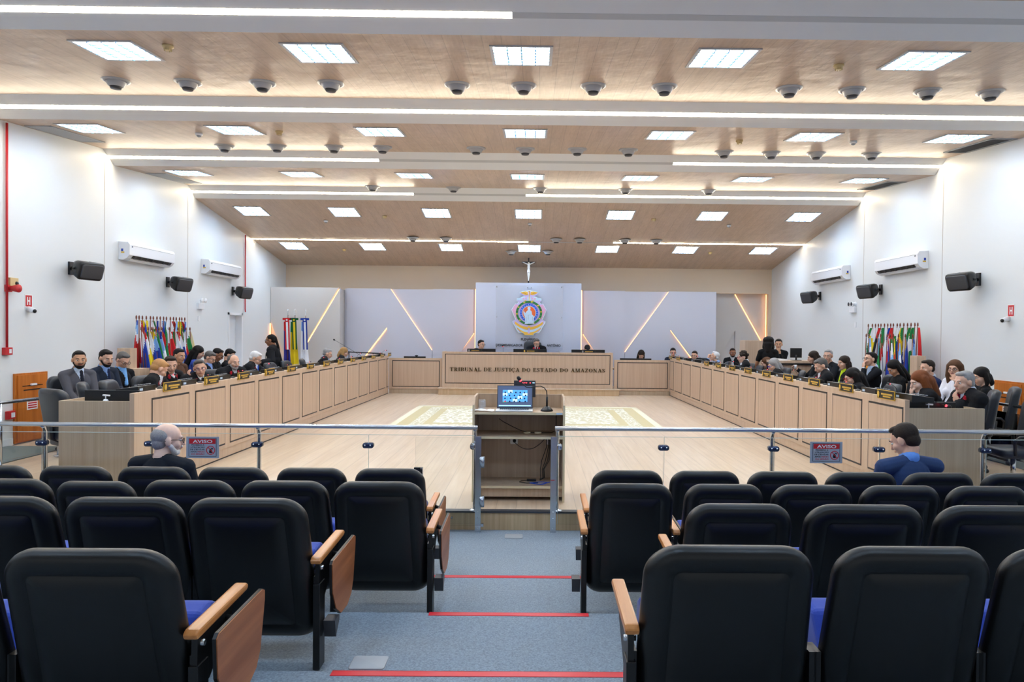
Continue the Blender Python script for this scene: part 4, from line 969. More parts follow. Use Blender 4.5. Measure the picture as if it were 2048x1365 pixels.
def arm_parts(t, s, tablet):
    x = s*.306
    MB().box(x-.016, x+.016, .115, .20, 0, .43).build('side_leg', 'blackmetal', t, bevel=.003)
    MB().prism([(.12, .34), (.22, .34), (.40, .49), (.42, .54), (.13, .54)], x-.010, x+.010, 'x').build('arm_bracket', 'blackmetal', t)
    xs = x+s*.0
    MB().prism([(.10, .535), (.52, .557), (.535, .57), (.52, .587), (.11, .569), (.09, .555)], xs-.024, xs+.024, 'x').build('armrest', 'armwood', t, bevel=.008)
    MB().tube([(x-.02, .16, .50), (x+.02, .16, .50)], .012, 8).build('bolt', 'steel', t)
    if tablet:
        pf = [(.14, .52), (.16, .535), (.56, .547), (.585, .535), (.585, .495), (.54, .30), (.50, .24), (.42, .205), (.30, .21), (.21, .27), (.15, .37)]
        a = x+s*.052
        tb = MB(); tb.use('blackmetal').prism(pf, *sorted((a, a+s*.012)), 'x'); tb.use('tabwood').prism([(y*.985+.004, z*.985+.006) for y, z in pf], *sorted((a+s*.012, a+s*.016)), 'x')
        o = tb.build('writing_tablet', None, t)
        MB().tube([(x, .36, .51), (a, .36, .495)], .014, 8).build('tablet_hinge', 'blackmetal', t)
    MB().prism([(.16, .23), (.24, .23), (.24, .205), (.18, .14)], *sorted((x+s*.02, x+s*.075)), 'x').build('aisle_foot_bracket', 'darkgrey', t)
chA = aud_chair()
def place(proto, x, y, z, wd, label, group, arms=None):
    global chA
    o = dup(chA, (x, y, z), 0, label, group, (wd/.54, 1, 1))
    if arms:
        for s, tb in arms: arm_parts(o, s, tb)
    return o
ROWS = {4: (5.15, -.18, .005), 3: (4.22, -.07, .0), 2: (3.28, .04, .012), 1: (2.33, .15, .0)}
SEATS = {4: [(-6.27, .53), (-5.68, .53), (-5.08, .53), (-4.49, .53), (-3.894, .523), (-3.294, .528), (-2.702, .536), (-2.107, .526), (-1.514, .523), (-.921, .527), (.885, .539), (1.476, .527), (2.071, .533), (2.67, .538), (3.261, .531), (3.864, .535), (4.46, .53), (5.05, .53), (5.65, .53), (6.25, .53)],
         3: [(-4.9, .55), (-4.3, .55), (-3.7, .55), (-3.099, .551), (-2.546, .482), (-1.968, .557), (-1.377, .539), (-.792, .555), (.783, .512), (1.361, .489), (1.913, .502), (2.465, .494), (3.014, .504), (3.58, .5), (4.15, .5), (4.72, .5)],
         2: [(-3.62, .57), (-3.02, .57), (-2.423, .569), (-1.808, .566), (-1.215, .570), (1.171, .511), (1.783, .575), (2.42, .575), (3.03, .57), (3.64, .57)],
         1: [(-2.60, .56), (-1.98, .56), (-1.355, .585), (.851, .585), (1.486, .538), (2.081, .56), (2.68, .56)]}
RN = {4: 'front row by the glass railing', 3: 'third row from the front rail backwards, second row', 2: 'third row', 1: 'nearest row'}
RN = {4: 'front row at the glass railing', 3: 'second row from the railing', 2: 'third row from the railing', 1: 'row nearest the camera'}
for r, (Y, Z, dz) in ROWS.items():
    L = [q for q in SEATS[r] if q[0] < 0][::-1]; Rr = [q for q in SEATS[r] if q[0] > 0]
    for sd, lst in (('left', L), ('right', Rr)):
        for k, (x, wd) in enumerate(lst):
            if k == 0: lb = 'black-shelled blue auditorium chair at the aisle, %s block, %s' % (sd, RN[r])
            else: lb = 'black-shelled blue auditorium chair, %s from the aisle, %s block, %s' % (ORD[k], sd, RN[r])
            arms = None; q1 = {(1, 'left'): -.045, (1, 'right'): -.018, (2, 'right'): -.01}.get((r, sd), 0)
            if k == 0: arms = [(1, True)] if sd == 'left' else [(-1, False)]
            if r == 3 and sd == 'right' and k == 0: arms = [(-1, False), (1, True)]
            yy = Y
            kx_ = 1+.05/Y; x = .166+(x-.166)*kx_; wd *= kx_
            o = place(chA, x, yy, Z+dz+q1+(-.012 if (r, k, sd) == (3, 3, 'left') else 0), wd, lb, 'auditorium chairs', arms)
for c in list(chA.children): bpy.data.objects.remove(c)
bpy.data.objects.remove(chA)

# ------------------------------------------------------------------ office chairs behind the desks (local: sitter looks to +y, origin on the floor)
def office_chair():
    t = thing('office_chair', '', 'chair')
    b = MB(); rr = []
    for d, y in ((.05, -.055), (.012, -.05), (0, -.03), (0, .02), (.012, .045), (.05, .055)):
        o = []
        for x, z in rrect(.52-2*d, .60-2*d, .11, 7):
            zz = .76+z; o.append((x, y-.235-.16*(zz-.5)+.55*x*x, zz))
        rr.append(o)
    b.rings(rr).build('backrest', 'leather', t)
    MB().rings([[(px*q, yy0+pz*q, zz) for px, pz in rrect(.50, .48, .09, 6)] for zz, q, yy0 in ((.40, .94, .0), (.42, 1, 0), (.47, 1, 0), (.49, .93, 0))]).build('seat', 'leather', t)
    for s in (-1, 1): MB().tube([(s*.25, -.15, .45), (s*.29, -.16, .60), (s*.29, -.12, .645), (s*.29, .10, .645), (s*.28, .15, .60), (s*.25, .12, .44)], .018, 8).build('armrest', 'black', t)
    MB().tube([(0, -.2, .44), (0, -.30, .50), (0, -.31, .66)], .025).build('back_support', 'black', t)
    MB().tube([(0, 0, .08), (0, 0, .42)], .028).build('column', 'chrome', t)
    for k in range(5):
        a = k*2*math.pi/5+.3; g = MB().tube([(0, 0, .11), (.27*math.cos(a), .27*math.sin(a), .07)], [.03, .018]).build('base_leg', 'black', t)
        MB().ball((.27*math.cos(a), .27*math.sin(a), .032), .03, 10, 6).build('caster', 'black', g)
    return t
oc = office_chair()
def ochair(x, y, face, label, z=0, group='black office chairs', sc=1.0):
    return dup(oc, (x, y, z), R(face), label, group, (sc, sc, sc))

# ------------------------------------------------------------------ things on the long desks
def plate_proto():
    t = thing('name_plate', '', 'name plate')
    MB().box(-.185, .185, -.012, .0, -.052, .052).build('frame', 'gold', t, bevel=.003)
    f = MB().box(-.176, .176, -.0135, -.011, -.044, .044).build('black_field', 'black', t)
    b = MB(); b.prism([(-.15+.019*math.cos(a*math.pi/8)*(1+.25*(a % 2)), .0+.034*math.sin(a*math.pi/8)) for a in range(16)], -.017, -.0135, 'y'); b.box(-.16, -.14, -.0165, -.0135, -.038, -.028)
    b.build('gold_crest', 'goldpaint', t)
    b = MB(); rnd = random.Random(3)
    for z, x0, x1, h in ((.008, -.09, .14, .012), (-.018, -.05, .10, .010)):
        x = x0
        while x < x1: l = rnd.uniform(.012, .02); b.box(x, x+l*.8, -.0148, -.0135, z-h, z+h*.6); x += l
    b.build('gold_lettering', 'goldpaint', t)
    return t
pl = plate_proto()
def console_proto():
    t = thing('voting_console', '', 'console')
    MB().prism([(-.12, 0), (.12, 0), (.12, .05), (-.12, .08)], -.17, .17, 'x').build('housing', 'black', t, bevel=.004)
    MB().add([(-.15, -.11, .0805), (.10, -.11, .0805), (.10, .03, .0625), (-.15, .03, .0625)], [(0, 1, 2, 3)]).build('display', 'paper', t)
    MB().box(-.14, -.08, -.1215, -.12, .03, .055).build('label_strip', 'clblue2', t)
    b = MB()
    for k in range(6): b.box(.095+.0, .125, -.09+k*.03, -.072+k*.03, .088-.004*k, .094-.004*k)
    b.build('buttons', 'grey', t); return t
co = console_proto()
GN = [(0, 0, .05), (0, .02, .10), (-.0, .08, .20), (0, .18, .26), (0, .24, .27)]
def mic_proto(): return gooseneck('desk_microphone', '', (0, 0, 0), 0, GN, sc=1)
mc = mic_proto()
for sd in ('left', 'right'):
    t, p0, p1, L, ang, c0, pitch, q = DESK[sd]
    # counter shelf carrying consoles
    MB().box(*sorted((q*-.30, q*-.05)), .16, L, 1.02, 1.045).build('counter_shelf', 'desk', t)
    MB().box(*sorted((q*-.30, q*-.28)), .17, L, .755, 1.02).build('shelf_back', 'deskend', t)
    fr = ang+(R(90) if q > 0 else R(-90))
    us = [c0+pitch*k for k in range(13)]
    if sd == 'left': us[12] -= .08
    for k, u in enumerate(us):
        if sd == 'right' and k in (9, 10): 
            pass
        else:
            x, y, z = desk_pt(sd, u, .004, 1.088)
            dup(pl, (x, y, z), fr, 'gold-framed black name plate on the %s long desk, %s from the camera' % (sd, ORD[k if k < 9 or sd == 'left' else k-2]), 'name plates on the long desks')
        x, y, z = desk_pt(sd, u-.44 if k else (u-.40 if sd == 'left' else u-.24), -.17, 1.045)
        dup(co, (x, y, z), fr, 'black voting console with white display on the %s long desk, %s from the camera' % (sd, ORD[k]), 'voting consoles on the long desks')
        x, y, z = desk_pt(sd, min(u+.12, L-.12), -.2, 1.045)
        dup(mc, (x, y, z), fr+R([200, 160, 185, 215, 150][k % 5]), 'black gooseneck desk microphone on the %s long desk, %s from the camera' % (sd, ORD[k]), 'microphones on the long desks', (.7, .62, .4 if k % 3 else .6))
for pr in (pl, co, mc):
    for c in list(pr.children): bpy.data.objects.remove(c)
    bpy.data.objects.remove(pr)
def flat_monitor(name, x, y, z, rz, w_, h_, label, mtl='black', lean=0):
    t = thing(name, label, 'monitor', (x, y, z), rz)
    MB().box(-w_/2, w_/2, -.012, .018, .06, .06+h_).build('housing', mtl, t, bevel=.005)
    MB().box(-w_/2+.012, w_/2-.012, .018, .0195, .075, .045+h_).build('display', 'darkgrey', t)
    MB().tube([(0, -.01, .0), (0, -.01, .12)], .02).build('stand', 'black', t); MB().rings([[(px*q_, pz*q_, zz) for px, pz in rrect(.22, .16, .04, 4)] for zz, q_ in ((0, 1), (.008, 1), (.012, .8))]).build('foot', 'black', t)
    return t
flat_monitor('monitor', -4.36, 7.36, .755, R(0), .58, .27, 'black monitor on the near end of the left long desk, seen from behind', lean=0)
flat_monitor('monitor', 4.44, 7.36, .755, R(0), .60, .22, 'black monitor on the near end of the right long desk, seen from behind')
def sanitizer(x, y, z, label):
    t = thing('pump_bottle', label, 'bottle', (x, y, z))
    MB().lathe([(.03, 0), (.033, .01), (.033, .10), (.02, .13), (.012, .135)], n=16).build('bottle', 'white', t); MB().tube([(0, 0, .135), (0, 0, .17)], .006).build('pump_stem', 'white', t)
    MB().tube([(-.03, 0, .175), (.045, 0, .17)], .009, 8).build('nozzle', 'white', t)
sanitizer(-4.40, 7.31, .86, 'white pump bottle at the near end of the left long desk'); sanitizer(4.42, 7.31, .84, 'white pump bottle at the near end of the right long desk')
MB().box(*sorted((-.72, -.06)), .04, .28, .835, .86).build('end_shelf', 'deskend', DESK['left'][0]); MB().box(.06, .74, .04, .30, .815, .84).build('end_shelf', 'deskend', DESK['right'][0])
t = gooseneck('desk_microphone', 'gooseneck microphone with a red tip at the near end of the right long desk', (4.30, 7.30, .84), R(-95), [(0, 0, .05), (0, .06, .17), (0, .16, .21), (0, .30, .16)], sc=.9)
t = thing('drinking_glass', 'clear drinking glass at the near end of the right long desk', 'glass', (4.80, 7.33, .84))
MB().lathe([(.03, 0), (.034, .13), (.032, .13), (.028, .01), (0, .01)], n=16).build('tumbler', 'tumbler', t)
# judges bench: monitors, plates, microphones
for x, w_, lb in ((-1.18, .50, 'black monitor back on the left part of the judges bench'), (.05, .95, 'wide black monitor back in the middle of the judges bench'), (1.70, .95, 'wide black monitor back on the right part of the judges bench')):
    t = flat_monitor('monitor', x, 19.40, .94, 0, w_, .27, lb)
for x, lb, m in ((-1.50, 'small black name plate on the left of the judges bench', 'grey'), (.05, 'small black name plate with gold crest in the middle of the judges bench', 'goldpaint'), (1.68, 'small black name plate on the right of the judges bench', 'grey')):
    t = thing('bench_name_plate', lb, 'name plate', (x, 19.10, 1.19), 0, 'plates on the judges bench')
    MB().box(-.205, .205, -.015, .012, -.02, .085).build('block', 'black', t, bevel=.004)
    MB().prism([(-.155+.02*math.cos(a*math.pi/6), .034+.032*math.sin(a*math.pi/6)) for a in range(12)], -.019, -.015, 'y').build('crest', m, t)
    b = MB(); 
    for k in range(9): b.box(-.085+k*.024, -.068+k*.024, -.0165, -.015, .024, .042)
    b.build('lettering', 'goldpaint', t)
t = gooseneck('bench_microphone', 'thin microphone with a red tip on the judges bench left of the president', (-.72, 19.45, .94), 0, [(0, 0, .05), (0, 0, .36), (-.01, 0, .40)], sc=.6)
o = MB(Matrix.Translation((.88, 19.35, .94))).lathe([(.02, 0), (.035, .02), (.04, .20), (.02, .27), (.018, .30), (0, .30)], n=14).build('water_bottle', 'tumbler'); tag(o, 'small clear bottle between the monitors of the judges bench', 'bottle')
for x0, x1, lb in ((-3.55, -2.93, 'flat dark screen edge on the left corner bench'), (2.62, 3.52, 'flat dark screen edge on the right corner bench')):
    t = flat_monitor('monitor', (x0+x1)/2, 19.50, .745, 0, x1-x0, .225, lb)
t = thing('webcam', 'small black webcam on the screen of the left corner bench', 'webcam', (-3.19, 19.50, 1.03)); MB().ball((0, 0, .02), (.05, .03, .02)).build('body', 'black', t); MB().box(-.02, .02, -.02, .02, 0, .012).build('clip', 'black', t)
t = thing('webcam', 'small black webcam on the left monitor of the judges bench', 'webcam', (-1.48, 19.42, 1.21)); MB().ball((0, 0, .06), (.06, .03, .022)).build('body', 'black', t); MB().box(-.02, .02, -.02, .02, 0, .05).build('clip', 'black', t)
t = gooseneck('long_microphone', 'long slanting gooseneck microphone at the far end of the left long desk', (-4.15, 17.2, 1.045), 0, [(0, 0, .05), (-.15, 0, .14), (-.42, 0, .30), (-.70, .0, .46)], sc=.9, red=False)
o = MB().tube([(-5.0, 18.9, 1.16), (-3.95, 18.6, 1.13)], .016, 8).tube([(-4.95, 18.9, 1.16), (-4.95, 18.9, 0)], .014, 8).tube([(-4.05, 18.62, 1.13), (-4.05, 18.62, 1.045)], .012, 8).build('black_rail_bar', 'black'); tag(o, 'thin horizontal black bar at the far end of the left long desk', 'bar')
# ------------------------------------------------------------------ flags
def flag(name_lb, base, top, side, L, cols, mode, group, w1=.20, seed=0, tip='polewood', fold=.022, w0=.02):
    """pole from base to top; cloth falls from the top third, widening towards side (unit vector in plan)"""
    t = thing('flag_on_pole', name_lb, 'flag', tuple(base), 0, group)
    B = Vector(base); T = Vector(top); d = (T-B); rnd = random.Random(seed)
    MB().tube([(0, 0, 0), d*.96], .008, 8).build('pole', 'polewood', t)
    MB(Matrix.Translation(d)).lathe([(.008, -.05), (.016, -.035), (.012, -.02), (.015, -.008), (.003, .02)], n=10).build('finial', tip, t)
    b = MB(); nu, nv = 14, 22; sv = Vector(side); pv = Vector((-sv.y, sv.x, 0)); ph = rnd.uniform(0, 6); vs2 = []
    for j in range(nv+1):
        v = j/nv; w = w0+(w1-w0)*(v**.75)
        on = d*(.95-.62*v*min(1, L/.9)*.5)
        for i in range(nu+1):
            u = i/nu; ln = L*(.80+.28*u if seed % 2 else 1.02-.2*abs(u-.4))
            z = d.z*.94-v*ln; p = on*1.0; p = Vector((p.x, p.y, 0))
            f = fold*(.3+v)*math.sin(u*9.5+ph+1.3*v)
            q_ = p+sv*(w*u-.02)+pv*(f+.018); vs2.append((q_.x, q_.y, z))
    cols_m = [colmat(c, 'flag') for c in cols]; n = len(cols)
    for c in cols_m: b.use(c)
    o = len(b.v); b.v += vs2
    for j in range(nv):
        for i in range(nu):
            u, v = (i+.5)/nu, (j+.5)/nv
            s_ = {'h': v+.18*u, 'd': v*.75+.45*u-.1, 'v': u*.9+.1*v, 'b': v}[mode]
            k = min(n-1, max(0, int(s_*n)))
            if mode == 'b' and n > 2: k = 0 if v < .38 else (1 if (abs(u-.5) < .3 and v < .72) else 2)
            a = o+j*(nu+1)+i; b.f.append((a, a+1, a+nu+2, a+nu+1)); b.m.append(k); b.sm.append(True)
    b.build('cloth', None, t); return t
W_, B_, R_, G_, Y_, K_, LB_, DG_, O_ = (236, 238, 244), (34, 62, 160), (214, 44, 48), (40, 132, 74), (232, 206, 40), (30, 32, 40), (130, 176, 230), (24, 84, 50), (236, 150, 50)
CN = {W_: 'white', B_: 'blue', R_: 'red', G_: 'green', Y_: 'yellow', K_: 'black', LB_: 'light blue', DG_: 'dark green', O_: 'orange'}
def cn(cs):
    o = []
    if len(cs) > 3: cs = [c for i, c in enumerate(cs) if c not in cs[:i]][:3]
    for c in cs:
        if CN.get(c, 'cream') not in o: o.append(CN.get(c, 'cream'))
    return ', '.join(o[:-1])+' and '+o[-1] if len(o) > 1 else o[0]
LBK = [(12.778, [B_, LB_, B_, W_, R_, R_]), (12.87, [W_, W_, R_]), (12.975, [Y_, Y_, W_]), (13.105, [Y_, Y_, B_]), (13.248, [W_, G_, W_]), (13.347, [G_, B_, B_]), (13.474, [B_, R_, W_]), (13.592, [W_, B_, B_]), (13.713, [LB_, W_, B_]), (13.819, [W_, G_, G_]),
       (13.968, [W_, R_, R_]), (14.087, [R_, R_, K_]), (14.195, [LB_, W_, W_]), (14.327, [Y_, G_, W_]), (14.419, [R_, G_, G_]), (14.54, [LB_, B_, W_, B_])]
LFT = [(12.499, [W_, B_, W_]), (12.59, [R_, W_, Y_, B_]), (12.726, [G_, W_, B_, Y_]), (12.849, [Y_, Y_, LB_, B_]), (12.976, [W_, G_, G_, W_]), (13.081, [B_, LB_, B_, W_]), (13.189, [B_, B_, R_, G_, W_]), (13.458, [W_, R_, W_, R_]), (13.655, [G_, W_, LB_, B_]), (13.78, [R_, W_, B_, R_]), (13.943, [G_, W_, R_, Y_]), (14.101, [W_, G_, DG_, DG_]), (14.262, [(236, 228, 190), (240, 224, 170), (236, 228, 190)])]
RBK = [(14.433, [W_, G_, W_]), (14.26, [G_, W_, G_]), (14.129, [W_, W_, Y_]), (14.011, [W_, O_, W_]), (13.906, [R_, R_, K_]), (13.764, [G_, W_, G_]), (13.637, [B_, W_, R_]), (13.522, [B_, B_, W_]), (13.422, [R_, R_, W_]), (13.279, [G_, G_, W_]), (13.174, [W_, G_, G_]), (13.042, [G_, Y_, Y_, B_]), (12.911, [Y_, W_, G_]), (12.79, [G_, W_, B_]), (12.662, [G_, G_, W_]), (12.565, [R_, R_, R_])]
RFT = [(14.006, [G_, W_, DG_, O_, R_]), (13.886, [LB_, W_, B_]), (13.529, [LB_, G_, G_]), (13.417, [G_, G_, R_, W_]), (13.169, [W_, W_, R_, W_, B_]), (13.05, [G_, W_, G_, LB_]), (12.942, [G_, Y_, R_, W_]), (12.757, [O_, LB_, W_, LB_]), (12.522, [Y_, Y_, Y_, B_, B_]), (12.278, [B_, LB_, W_, G_])]
for s, sd, bk, ft in ((-1, 'left', LBK, LFT), (1, 'right', RBK, RFT)):
    for k, (y, cs) in enumerate(bk):
        sg = 1 if k % 3 else -1
        flag('%s flag, back row of the %s stand, %s from %s' % (cn(cs), sd, ORD[k], 'camera' if s < 0 else 'far end'), (s*7.22, y-.05 if s < 0 else y+.03, .72), (s*7.25, y, 1.98), (.25*-s, sg*.97, 0), .95, cs, 'hd'[k % 2], 'back row of the %s flag stand' % sd, .33, k, 'polewood', .03, .07)
    for k, (y, cs) in enumerate(ft):
        sg = 1 if s < 0 else -1
        flag('%s flag, front row of the %s stand, %s from %s' % (cn(cs), sd, ORD[k], 'camera' if s < 0 else 'far end'), (s*6.95, y-.03*s, .52), (s*7.0, y, 1.77), (.3*-s, sg*.9, 0), 1.05, cs, 'dh'[k % 2], 'front row of the %s flag stand' % sd, .36, k+5, 'polewood', .032, .06)
    xs = lambda a, c: sorted((s*a, s*c))
    t = thing('flag_stand', 'stepped pale oak flag stand along the %s wall' % sd, 'flag stand', (0, 0, 0))
    ya, yb = (12.08, 14.75) if s < 0 else (11.9, 14.65)
    MB().box(*xs(7.10, 7.52), ya+.45, yb, 0, .72).build('upper_tier', 'desk', t); MB().box(*xs(6.80, 7.10), ya+.40, yb, 0, .52).build('lower_tier', 'desk', t)
    MB().box(*(xs(6.96, 7.18) if s < 0 else xs(6.87, 7.03)), ya, ya+.22, 0, 1.40).build('end_cabinet', 'desk', t)
    MB().box(*xs(6.78, 6.96 if s < 0 else 6.87), ya, ya+.3, 0, 1.04).build('side_board', 'desk', t)
# three ceremonial flags in the far left corner
for (x, lb, c1, c2, cs, sd) in ((-6.80, 'ceremonial red and white state flag with red rosette', R_, W_, [R_, (60, 60, 150), R_, R_], 3), (-6.60, 'ceremonial green and yellow flag with green rosette', DG_, Y_, [G_, G_, Y_, G_], 6), (-6.30, 'ceremonial pale blue and white flag with dark blue rosette', B_, W_, [LB_, W_, W_, LB_], 5)):
    t = flag(lb+' in the far left corner', (x, 19.35, 0), (x, 19.35, 2.24), (1, 0, 0), 1.35, cs, 'h', 'ceremonial flags', .24, sd, 'chrome', .035, .08)
    for ch in t.children:
        if ch.name.startswith('cloth'): ch.location = (-.10, -.02, -.12)
    m1, m2 = colmat(c1, 'flag'), colmat(c2, 'flag')
    b = MB().use(m1); b.prism([(.05*math.cos(a*math.pi/10)*1.2, 2.03+.055*math.sin(a*math.pi/10)) for a in range(20)], -.09, -.07, 'y'); b.box(-.12, .12, -.085, -.075, 2.03, 2.09)
    b.use(m2).prism([(.025*math.cos(a*math.pi/8), 2.03+.025*math.sin(a*math.pi/8)) for a in range(16)], -.097, -.09, 'y'); b.build('rosette', None, t)
    b = MB().use(m1).add([(-.065, -.075, 2.0), (.065, -.075, 2.0), (.10, -.10, 1.2), (-.03, -.10, 1.2)], [(0, 1, 2, 3)]); b.use(m2).add([(-.03, -.082, 2.0), (.03, -.082, 2.0), (.06, -.107, 1.2), (.01, -.107, 1.2)], [(0, 1, 2, 3)])
    b.build('ribbon', None, t)
    MB().lathe([(.14, 0), (.14, .02), (.03, .04), (.02, .10)], n=20).build('base', 'chrome', t)
    b = MB(Matrix.Translation((0, 0, 2.14))); b.lathe([(.012, 0), (.028, .02), (.01, .05), (.024, .08), (.01, .11), (.02, .14), (.002, .2)], n=12); b.build('silver_spear', 'chrome', t)
# ------------------------------------------------------------------ side lectern and screen behind the right desks
t = thing('tall_cabinet', 'tall pale oak box behind the standing woman on the right', 'cabinet', (5.62, 16.9, 0))
MB().box(-.22, .30, 0, .45, 0, 1.60).build('body', 'desk', t, bevel=.003); MB().box(-.20, .28, -.004, 0, .05, 1.57).build('door', 'deskpanel', t)
t = thing('side_table', 'high pale oak table with black edge behind the right desks', 'table', (5.72, 14.9, 0))
MB().box(-.40, .46, -.3, .3, 1.14, 1.19).build('top', 'desk', t); MB().box(-.40, .46, -.30, .30, 1.10, 1.14).build('black_edge', 'black', t); MB().box(-.36, .42, -.26, .26, 0, 1.10).build('body', 'deskpanel', t)
o = MB(Matrix.Translation((5.50, 14.75, 1.19))).prism([(-.14, 0), (.14, 0), (.12, .03), (-.1, .045)], -.08, .12, 'y').build('open_book', 'paper'); tag(o, 'open white book on the high side table', 'book')
flat_monitor('monitor', 5.88, 14.85, 1.19, R(0), .25, .21, 'small black monitor on the high side table at the right')
# ------------------------------------------------------------------ people: one continuous remeshed body each, clothing and hair as children
def seg_d(P, a, c, ra, rb):
    ab = c-a; L = float(ab @ ab)+1e-12; t = np.clip(((P-a) @ ab)/L, 0, 1)
    return np.linalg.norm(P-(a+t[:, None]*ab), axis=1)-(ra+(rb-ra)*t)
class Fig:
    def __init__(s): s.pr = []
    def cap(s, tg, a, c, ra, rb): s.pr.append((tg, 'c', np.array(a, float), np.array(c, float), ra, rb))
    def ell(s, tg, c, r, rot=None): s.pr.append((tg, 'e', np.array(c, float), np.array(r, float), np.eye(3) if rot is None else rot, 0))
    def mesh(s, which, voxel, smooth=2):
        mb = MB()
        for tg, k, a, c, x, y in s.pr:
            if which and tg not in which: continue
            if k == 'c':
                d = c-a; L = np.linalg.norm(d)
                if L < 1e-5: mb.ball(a, x, 12, 8); continue
                d = d/L; up = np.array([0, 0, 1.]) if abs(d[2]) < .9 else np.array([1., 0, 0]); e1 = np.cross(d, up); e1 /= np.linalg.norm(e1); e2 = np.cross(d, e1)
                rings = []
                for h in (-80, -50, -20, 0): rings.append((a+d*x*math.sin(R(h)), x*math.cos(R(h))))
                for h in (0, 20, 50, 80): rings.append((c+d*y*math.sin(R(h)), y*math.cos(R(h))))
                mb.rings([[tuple(p+(e1*math.cos(t)+e2*math.sin(t))*r) for t in [2*math.pi*q/12 for q in range(12)]] for p, r in rings])
            else:
                o = len(mb.v); mb.ball((0, 0, 0), tuple(c), 16, 12)
                for i in range(o, len(mb.v)): mb.v[i] = tuple(x @ np.array(mb.v[i])+a)
        me = bpy.data.meshes.new('t'); me.from_pydata(mb.v, [], mb.f)
        b = bmesh.new(); b.from_mesh(me); bmesh.ops.recalc_face_normals(b, faces=b.faces); b.to_mesh(me); b.free()
        o = bpy.data.objects.new('t', me); C.objects.link(o)
        rm = o.modifiers.new('r', 'REMESH'); rm.mode = 'VOXEL'; rm.voxel_size = voxel
        sm = o.modifiers.new('s', 'SMOOTH'); sm.iterations = smooth; sm.factor = .5
        dg = bpy.context.evaluated_depsgraph_get(); m2 = bpy.data.meshes.new_from_object(o.evaluated_get(dg))
        C.objects.unlink(o); bpy.data.objects.remove(o); bpy.data.meshes.remove(me)
        return m2
    def tags(s, P, which):
        best = np.full(len(P), 1e9); idx = np.zeros(len(P), int); names = []
        for tg, k, a, c, x, y in s.pr:
            if which and tg not in which: continue
            if tg not in names: names.append(tg)
            if k == 'c': d = seg_d(P, a, c, x, y)
            else:
                q = (P-a) @ x; qn = np.linalg.norm(q/c, axis=1); d = (qn-1)*np.where(qn > 1e-6, np.linalg.norm(q, axis=1)/np.maximum(qn, 1e-6), c.min())
            w = d < best; best[w] = d[w]; idx[w] = names.index(tg)
        return idx, names
def Rz(a): c, s = math.cos(a), math.sin(a); return np.array([[c, -s, 0], [s, c, 0], [0, 0, 1.]])
def Rx(a): c, s = math.cos(a), math.sin(a); return np.array([[1, 0, 0], [0, c, -s], [0, s, c]])
def Ry(a): c, s = math.cos(a), math.sin(a); return np.array([[c, 0, s], [0, 1, 0], [-s, 0, c]])
SK = {'fair': (226, 178, 152), 'tan': (206, 156, 124), 'brown': (164, 112, 82), 'pale': (236, 198, 178)}
HC = {'black': (24, 20, 20), 'dark': (44, 34, 28), 'brown': (92, 62, 42), 'blond': (176, 136, 88), 'grey': (156, 153, 152), 'white': (222, 220, 220), 'salt': (96, 92, 90), 'red': (122, 68, 36), 'sandy': (188, 140, 92)}
BLK = (26, 26, 30)
